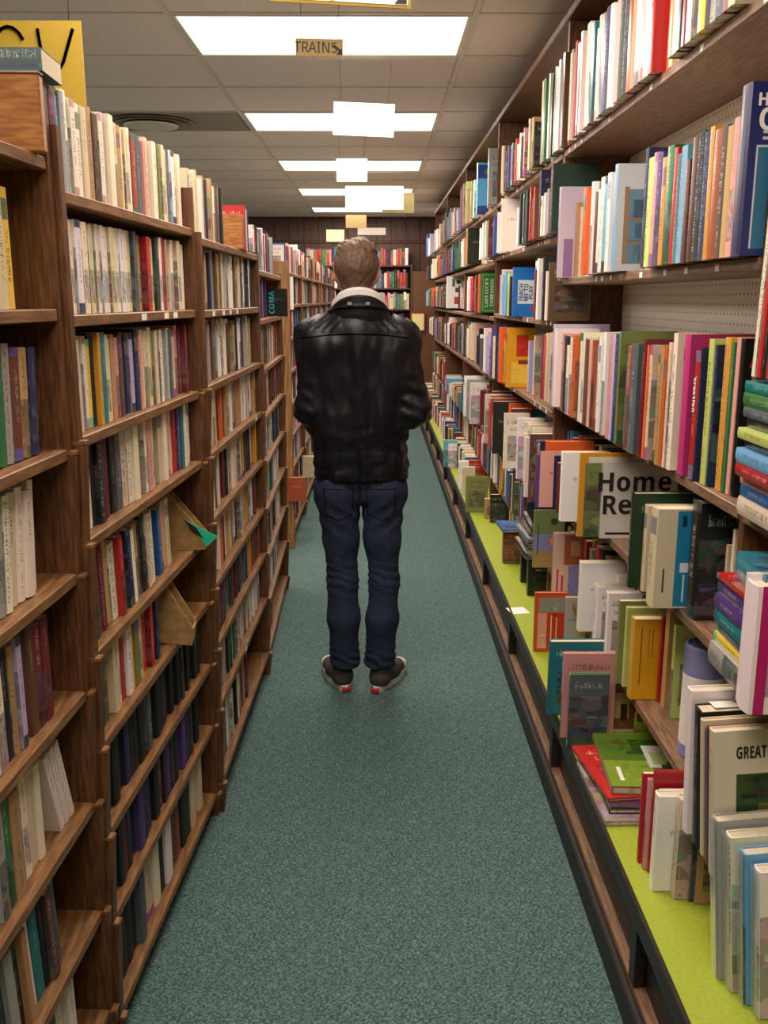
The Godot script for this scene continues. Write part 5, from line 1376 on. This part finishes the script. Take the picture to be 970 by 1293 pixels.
func seam(f: Field, pts: Array, r: float, sub := 10, lift := 0.0) -> Mb:
	var b := Mb.new()
	var line: Array = []
	for k in pts.size() - 1:
		for s in sub:
			var q: Vector2 = pts[k].lerp(pts[k + 1], float(s) / sub)
			line.append(Vector3(q.x, q.y, surface_z(f, q.x, q.y) + lift))
	line.append(Vector3(pts[-1].x, pts[-1].y, surface_z(f, pts[-1].x, pts[-1].y) + lift))
	b.tube(line, r, 6)
	return b

func collar(r0: Vector2, r1: Vector2, low: float, back: float, side: float, front: float, thick: float, c0: Vector3, c1: Vector3) -> Mb:
	# a standing collar: an open band round the neck, highest behind
	var b := Mb.new()
	var n := 40
	var ring := func(w: float, u: float, out: float) -> Vector3:
		var bk := 0.5 + 0.5 * sin(w)       # 1 behind, 0 in front
		var top := lerpf(lerpf(front, side, minf(bk * 2.0, 1.0)), back, maxf(bk * 2.0 - 1.0, 0.0))
		var y := lerpf(low - 0.03 * (1.0 - bk), top, u)
		var r := r0.lerp(r1, u) + Vector2(out, out)
		var c := c0.lerp(c1, u)
		return Vector3(c.x + cos(w) * r.x, y, c.z + sin(w) * r.y)
	var prof := [[0.0, 0.0], [0.35, 0.004], [0.7, 0.003], [0.93, 0.002], [1.0, -thick * 0.5], [0.93, -thick], [0.5, -thick], [0.0, -thick]]
	for s in n:
		var w0 := -PI / 2 + 0.3 + (TAU - 0.6) * s / n
		var w1 := -PI / 2 + 0.3 + (TAU - 0.6) * (s + 1) / n
		for k in prof.size() - 1:
			var p: Array = prof[k]
			var q: Array = prof[k + 1]
			b.quad(ring.call(w1, p[0], p[1]), ring.call(w0, p[0], p[1]), ring.call(w0, q[0], q[1]), ring.call(w1, q[0], q[1]))
	return b

func build_man() -> void:
	var t := thing("person", "man seen from behind in black leather jacket and dark blue jeans", "person", Vector3(-0.075, 0, -3.55))
	var fn := FastNoiseLite.new()
	fn.seed = 5
	fn.frequency = 1.0
	fn.fractal_octaves = 2
	# jacket
	var j := Field.new()
	j.k = 0.045
	for s: float in [-1.0, 1.0]:
		j.bone(Vector3(s * 0.098, 1.345, 0.005), Vector3(s * 0.088 + 0.004, 1.08, 0.0), 0.098, 0.094)
		j.bone(Vector3(s * 0.086 + 0.004, 1.08, 0.0), Vector3(s * 0.082 + 0.012, 0.865, 0.005), 0.092, 0.096)
		j.bone(Vector3(s * 0.05, 1.468, 0.0), Vector3(s * 0.168, 1.392, 0.0), 0.046, 0.056)
	j.bone(Vector3(0, 1.40, 0.005), Vector3(0.01, 0.87, 0.005), 0.105, 0.1)
	j.bone(Vector3(0, 1.42, -0.005), Vector3(0, 1.49, -0.012), 0.082, 0.07)
	var le := Vector3(-0.172, 1.125, 0.02)
	var re := Vector3(0.218, 1.125, 0.03)
	var lw := Vector3(-0.095, 1.10, -0.235)
	var rw := Vector3(0.13, 1.135, -0.235)
	j.bone(Vector3(-0.168, 1.385, 0.0), le, 0.063, 0.052)
	j.bone(le, lw, 0.05, 0.04)
	j.bone(Vector3(0.166, 1.385, 0.0), re, 0.063, 0.054)
	j.bone(re, rw, 0.052, 0.04)
	j.extra = func(p: Vector3, d: float) -> float:
		var body := smoothstep(1.43, 1.36, p.y)
		var e := fn.get_noise_3d(p.x * 13.0, p.y * 4.5, p.z * 9.0) * 0.012 * body
		e += fn.get_noise_3d(p.x * 9.0 + 20.0, p.y * 26.0, p.z * 12.0) * 0.005 * smoothstep(1.2, 1.0, p.y)
		# gathered folds on the sleeves near the elbows
		var arm := smoothstep(0.15, 0.18, absf(p.x)) * smoothstep(1.3, 1.2, p.y)
		e += sin(p.y * 120.0 + p.x * 40.0 + p.z * 25.0) * 0.0035 * arm
		# quilted ribs on the shoulders
		var q := smoothstep(1.408, 1.416, p.y) * smoothstep(0.045, 0.07, absf(p.x)) * smoothstep(1.52, 1.49, p.y)
		e -= absf(sin((p.y * 0.8 + absf(p.x) * 0.75) * 135.0)) * 0.005 * q
		var r := d + e
		r = maxf(r, 0.862 - p.y)
		r = maxf(r, p.y - 1.53)
		return r
	var jb := Mb.new()
	nets(j, Vector3(-0.27, 0.84, -0.30), Vector3(0.30, 1.56, 0.18), 0.0085, jb)
	var jacket := put("jacket", jb, M.leather, t)
	tag(jacket, "black quilted shoulder leather jacket")
	put("yoke_seam", seam(j, [Vector2(-0.205, 1.392), Vector2(-0.1, 1.404), Vector2(0.0, 1.408), Vector2(0.1, 1.404), Vector2(0.19, 1.392)], 0.0025), M.leather, jacket)
	put("leather_collar", collar(Vector2(0.118, 0.104), Vector2(0.108, 0.094), 1.44, 1.546, 1.484, 1.44, 0.006, Vector3(0.01, 0, -0.012), Vector3(0.012, 0, -0.002)), M.leather, jacket)
	put("collar_strap", collar(Vector2(0.1205, 0.107), Vector2(0.1195, 0.106), 1.5, 1.517, 1.468, 1.44, 0.004, Vector3(0.012, 0, -0.004), Vector3(0.012, 0, -0.003)), M.leather, jacket)
	for s: float in [-0.035, 0.03]:
		boxed("buckle", Vector3(s - 0.008 + 0.012, 1.509, 0.1), Vector3(s + 0.008 + 0.012, 1.521, 0.109), M.metal, jacket, 0.002)
	tag(put("inner_collar", collar(Vector2(0.109, 0.095), Vector2(0.1, 0.086), 1.45, 1.574, 1.512, 1.46, 0.012, Vector3(0.01, 0, -0.012), Vector3(0.01, 0, -0.006)), M.hood, t), "white sweatshirt collar")
	# jeans
	var g := Field.new()
	g.k = 0.03
	for s in 2:
		g.bone(Vector3(-0.072, 0.93, 0.0), Vector3(-0.072, 0.82, 0.005), 0.088, 0.092, 1.0, s == 1)
		g.bone(Vector3(0.092, 0.93, 0.0), Vector3(0.096, 0.82, 0.005), 0.088, 0.092, 1.0, s == 1)
		g.bone(Vector3(0.01, 0.93, 0.0), Vector3(0.01, 0.85, 0.0), 0.09, 0.08, 1.0, s == 1)
	var legs := [[Vector3(-0.074, 0.81, 0.008), Vector3(-0.068, 0.62, 0.0), Vector3(-0.063, 0.45, 0.006), Vector3(-0.058, 0.3, 0.022), Vector3(-0.054, 0.09, 0.008)], [Vector3(0.096, 0.81, 0.008), Vector3(0.094, 0.62, 0.0), Vector3(0.101, 0.45, 0.006), Vector3(0.094, 0.3, 0.022), Vector3(0.082, 0.09, 0.01)]]
	var rad := [0.088, 0.068, 0.057, 0.06, 0.06]
	for n in 2:
		for s in 4:
			g.bone(legs[n][s], legs[n][s + 1], rad[s], rad[s + 1], 1.0, n == 1)
	g.extra = func(p: Vector3, d: float) -> float:
		var knee := exp(-pow((p.y - 0.47) / 0.07, 2.0))
		var cuff := exp(-pow((p.y - 0.13) / 0.06, 2.0))
		var seat := exp(-pow((p.y - 0.72) / 0.08, 2.0))
		var e := sin(p.y * 190.0 + p.x * 60.0 + 3.0 * fn.get_noise_3d(p.x * 9.0, p.y * 9.0, p.z * 9.0)) * (0.0035 * knee + 0.004 * cuff)
		e += sin(p.y * 95.0 - absf(p.x - 0.01) * 70.0) * 0.003 * seat
		e += fn.get_noise_3d(p.x * 12.0, p.y * 6.0, p.z * 12.0) * 0.006
		return maxf(maxf(d + e, 0.098 - p.y), p.y - 0.935)
	var gb := Mb.new()
	nets(g, Vector3(-0.2, 0.06, -0.13), Vector3(0.22, 0.95, 0.14), 0.0085, gb)
	var jeans := put("jeans", gb, M.denim, t)
	tag(jeans, "dark blue denim jeans")
	for s: float in [-1.0, 1.0]:
		var x := 0.01 + s * 0.08
		put("pocket_stitching", seam(g, [Vector2(x - 0.055, 0.835), Vector2(x + 0.055, 0.835), Vector2(x + 0.05, 0.735), Vector2(x, 0.712), Vector2(x - 0.05, 0.735), Vector2(x - 0.055, 0.835)], 0.0014), M.stitch, jeans)
	put("centre_seam", seam(g, [Vector2(0.01, 0.86), Vector2(0.011, 0.76)], 0.0018), M.stitch, jeans)
	# shoes
	var hl := [[Vector3(-0.05, 0, 0.05), Vector3(-0.14, 0, -0.205)], [Vector3(0.066, 0, 0.062), Vector3(0.175, 0, -0.18)]]
	for q: Array in hl:
		var dir: Vector3 = (q[1] - q[0]).normalized()
		var lat := dir.cross(Vector3.UP)
		var fs := Field.new()
		fs.k = 0.025
		fs.bone(q[0] + dir * 0.045 + Vector3.UP * 0.05, q[0] + dir * 0.14 + Vector3.UP * 0.045, 0.037, 0.04)
		fs.bone(q[0] + dir * 0.14 + Vector3.UP * 0.045, q[0] + dir * 0.235 + Vector3.UP * 0.035, 0.04, 0.032)
		fs.bone(q[0] + dir * 0.045 + Vector3.UP * 0.05, q[0] + dir * 0.06 + Vector3.UP * 0.125, 0.037, 0.04)
		fs.extra = func(p: Vector3, d: float) -> float: return maxf(d, 0.022 - p.y)
		var lo := Vector3(minf(q[0].x, q[1].x) - 0.07, 0.01, minf(q[0].z, q[1].z) - 0.07)
		var hi := Vector3(maxf(q[0].x, q[1].x) + 0.07, 0.17, maxf(q[0].z, q[1].z) + 0.07)
		var sb := Mb.new()
		nets(fs, lo, hi, 0.006, sb)
		var shoe := put("shoe", sb, M.canvas, t)
		tag(shoe, "dark grey canvas high top shoe with white rubber sole")
		var outline: Array = []
		for k in 28:
			var w := TAU * k / 28.0
			var along := 0.14 + 0.146 * cos(w)
			var half := 0.036 * sin(w) * (0.82 + 0.18 * smoothstep(0.02, 0.2, along)) * (1.12 if absf(cos(w)) < 0.8 else 1.05)
			outline.append(Vector2(along, half))
		var so := Mb.new()
		so.prism(outline, q[0] + Vector3.UP * 0.0005, q[0] + Vector3.UP * 0.025, dir, -lat)
		put("sole", so, M.rubber, shoe)
		var rim := Mb.new()
		var cap := Mb.new()
		cap.xf = Transform3D(Basis(lat, Vector3.UP, lat.cross(Vector3.UP)), q[0] + dir * 0.0)
		cap.cbox(Vector3(-0.017, 0.005, -0.002), Vector3(0.017, 0.021, 0.012), 0.002)
		tag(put("heel_patch", cap, M.red_ink, shoe), "red heel patch")
		var tc := Field.new()
		tc.bone(q[0] + dir * 0.232 + Vector3.UP * 0.034, q[0] + dir * 0.25 + Vector3.UP * 0.03, 0.035, 0.031)
		tc.extra = func(p: Vector3, d: float) -> float: return maxf(d, 0.028 - p.y)
		var tb := Mb.new()
		nets(tc, lo, hi, 0.006, tb)
		put("toe_cap", tb, M.rubber, shoe)
	# body: head, neck, trunk under the clothes, arms and hands in one skin
	var hc := Vector3(0.0, 1.642, -0.012)
	var hf := Field.new()
	hf.k = 0.02
	hf.bone(hc + Vector3(0, 0.018, 0.012), hc + Vector3(0, 0.022, -0.03), 0.076, 0.072)
	hf.bone(hc + Vector3(0, -0.03, -0.045), hc + Vector3(0, -0.065, -0.06), 0.056, 0.04)
	hf.bone(hc + Vector3(0, -0.02, -0.098), hc + Vector3(0, 0.012, -0.092), 0.014, 0.006)
	hf.bone(hc + Vector3(-0.018, -0.052, -0.09), hc + Vector3(0.018, -0.052, -0.09), 0.008, 0.008)
	for s: float in [-1.0, 1.0]:
		hf.bone(hc + Vector3(s * 0.06, -0.035, -0.01), hc + Vector3(s * 0.035, -0.075, -0.055), 0.022, 0.018)
		hf.bone(hc + Vector3(s * 0.074, -0.03, 0.0), hc + Vector3(s * 0.079, 0.012, 0.004), 0.008, 0.01)
		hf.bone(hc + Vector3(s * 0.03, 0.012, -0.086), hc + Vector3(s * 0.03, 0.012, -0.088), 0.012, 0.01)
	hf.bone(hc + Vector3(0, -0.04, 0.012), Vector3(0, 1.44, -0.005), 0.056, 0.06)
	var bb := Mb.new()
	nets(hf, Vector3(-0.13, 1.43, -0.16), Vector3(0.13, 1.76, 0.11), 0.0045, bb)
	var tr := Field.new()
	tr.k = 0.04
	tr.bone(Vector3(-0.08, 1.34, 0), Vector3(-0.07, 0.95, 0), 0.075, 0.07)
	tr.bone(Vector3(0.08, 1.34, 0), Vector3(0.08, 0.95, 0), 0.075, 0.07)
	tr.bone(Vector3(0, 1.46, 0), Vector3(0, 0.95, 0), 0.055, 0.07)
	for a: Array in [[-0.16, le, lw], [0.16, re, rw]]:
		tr.bone(Vector3(a[0], 1.37, 0), a[1], 0.04, 0.034)
		tr.bone(a[1], a[2] + (a[2] - a[1]).normalized() * 0.02, 0.034, 0.024)
	for leg: Array in legs:
		tr.bone(leg[0] + Vector3.UP * 0.1, leg[2], 0.06, 0.04)
		tr.bone(leg[2], leg[4], 0.04, 0.03)
	nets(tr, Vector3(-0.25, 0.05, -0.3), Vector3(0.28, 1.5, 0.1), 0.016, bb)
	for sd in 2:
		var w: Vector3 = [lw, rw][sd]
		var d: Vector3 = (w - [le, re][sd]).normalized()
		var up := Vector3.UP
		var inw := Vector3.RIGHT if sd == 0 else Vector3.LEFT
		var f := Field.new()
		f.k = 0.012
		var palm := w + d * 0.065
		f.bone(w, palm, 0.024, 0.026)
		for k in 4:
			var off := up * (0.026 - 0.0175 * k)
			var a := palm + off + d * 0.012
			var l: float = [0.038, 0.043, 0.04, 0.031][k]
			var b := a + (d * 0.8 + inw * 0.6).normalized() * l
			var c := b + (d * 0.1 + inw).normalized() * l * 0.7
			f.bone(palm + off * 0.7 - d * 0.02, a, 0.011, 0.0095)
			f.bone(a, b, 0.0092, 0.0086)
			f.bone(b, c, 0.0086, 0.0075)
		var ta := w + d * 0.03 + up * 0.02
		var tb2 := ta + (up * 0.7 + d * 0.5 + inw * 0.5).normalized() * 0.035
		f.bone(w + d * 0.02, ta, 0.014, 0.012)
		f.bone(ta, tb2, 0.0115, 0.01)
		f.bone(tb2, tb2 + (d * 0.7 + inw * 0.7).normalized() * 0.028, 0.01, 0.0085)
		nets(f, w - Vector3(0.11, 0.08, 0.17), w + Vector3(0.11, 0.1, 0.06), 0.0045, bb)
	put("body", bb, M.skin, t)
	for s: float in [-1.0, 1.0]:
		var e := Mb.new()
		e.xf = Transform3D(Basis.IDENTITY, hc + Vector3(s * 0.03, 0.006, -0.094))
		e.lathe([Vector2(0.0, -0.008), Vector2(0.006, -0.005), Vector2(0.008, 0.0), Vector2(0.006, 0.005), Vector2(0.0, 0.008)], 12)
		put("eye", e, M.eye, t)
	# cropped hair at back and sides, longer sandy hair on top
	var hr := Field.new()
	hr.k = 0.02
	hr.bone(hc + Vector3(0, 0.016, 0.014), hc + Vector3(0, 0.022, -0.026), 0.083, 0.078)
	hr.bone(hc + Vector3(0, 0.0, 0.02), hc + Vector3(0, -0.065, 0.02), 0.07, 0.055)
	hr.extra = func(p: Vector3, d: float) -> float:
		var q := p - hc
		var e := fn.get_noise_3d(p.x * 60.0, p.y * 22.0, p.z * 60.0) * 0.004
		var line := lerpf(-0.088, 0.02, smoothstep(0.03, -0.055, q.z))
		line = lerpf(line, 0.03, smoothstep(0.07, 0.084, absf(q.x)) * smoothstep(0.028, 0.0, q.z))
		return maxf(maxf(d + e, line + fn.get_noise_3d(p.x * 90.0, 0.0, p.z * 90.0) * 0.004 - q.y), -0.075 - q.z + 0.02 * smoothstep(0.0, 0.06, q.y))
	var hb := Mb.new()
	nets(hr, Vector3(-0.12, 1.54, -0.14), Vector3(0.12, 1.77, 0.12), 0.0045, hb)
	tag(put("hair", hb, M.hair, t), "closely cropped brown hair")
	var ht := Field.new()
	ht.k = 0.02
	ht.bone(hc + Vector3(-0.022, 0.048, 0.03), hc + Vector3(0.0, 0.062, -0.06), 0.052, 0.044)
	ht.bone(hc + Vector3(0.026, 0.048, 0.028), hc + Vector3(0.02, 0.062, -0.06), 0.05, 0.044)
	ht.bone(hc + Vector3(0.01, 0.075, 0.02), hc + Vector3(0.015, 0.085, -0.04), 0.022, 0.02)
	ht.extra = func(p: Vector3, d: float) -> float:
		return d + fn.get_noise_3d(p.x * 75.0 + p.y * 40.0, p.y * 14.0, p.z * 30.0) * 0.011
	var htb := Mb.new()
	nets(ht, Vector3(-0.12, 1.60, -0.16), Vector3(0.12, 1.79, 0.12), 0.0045, htb)
	tag(put("hair_top", htb, M.hair, t), "longer ruffled hair on top")
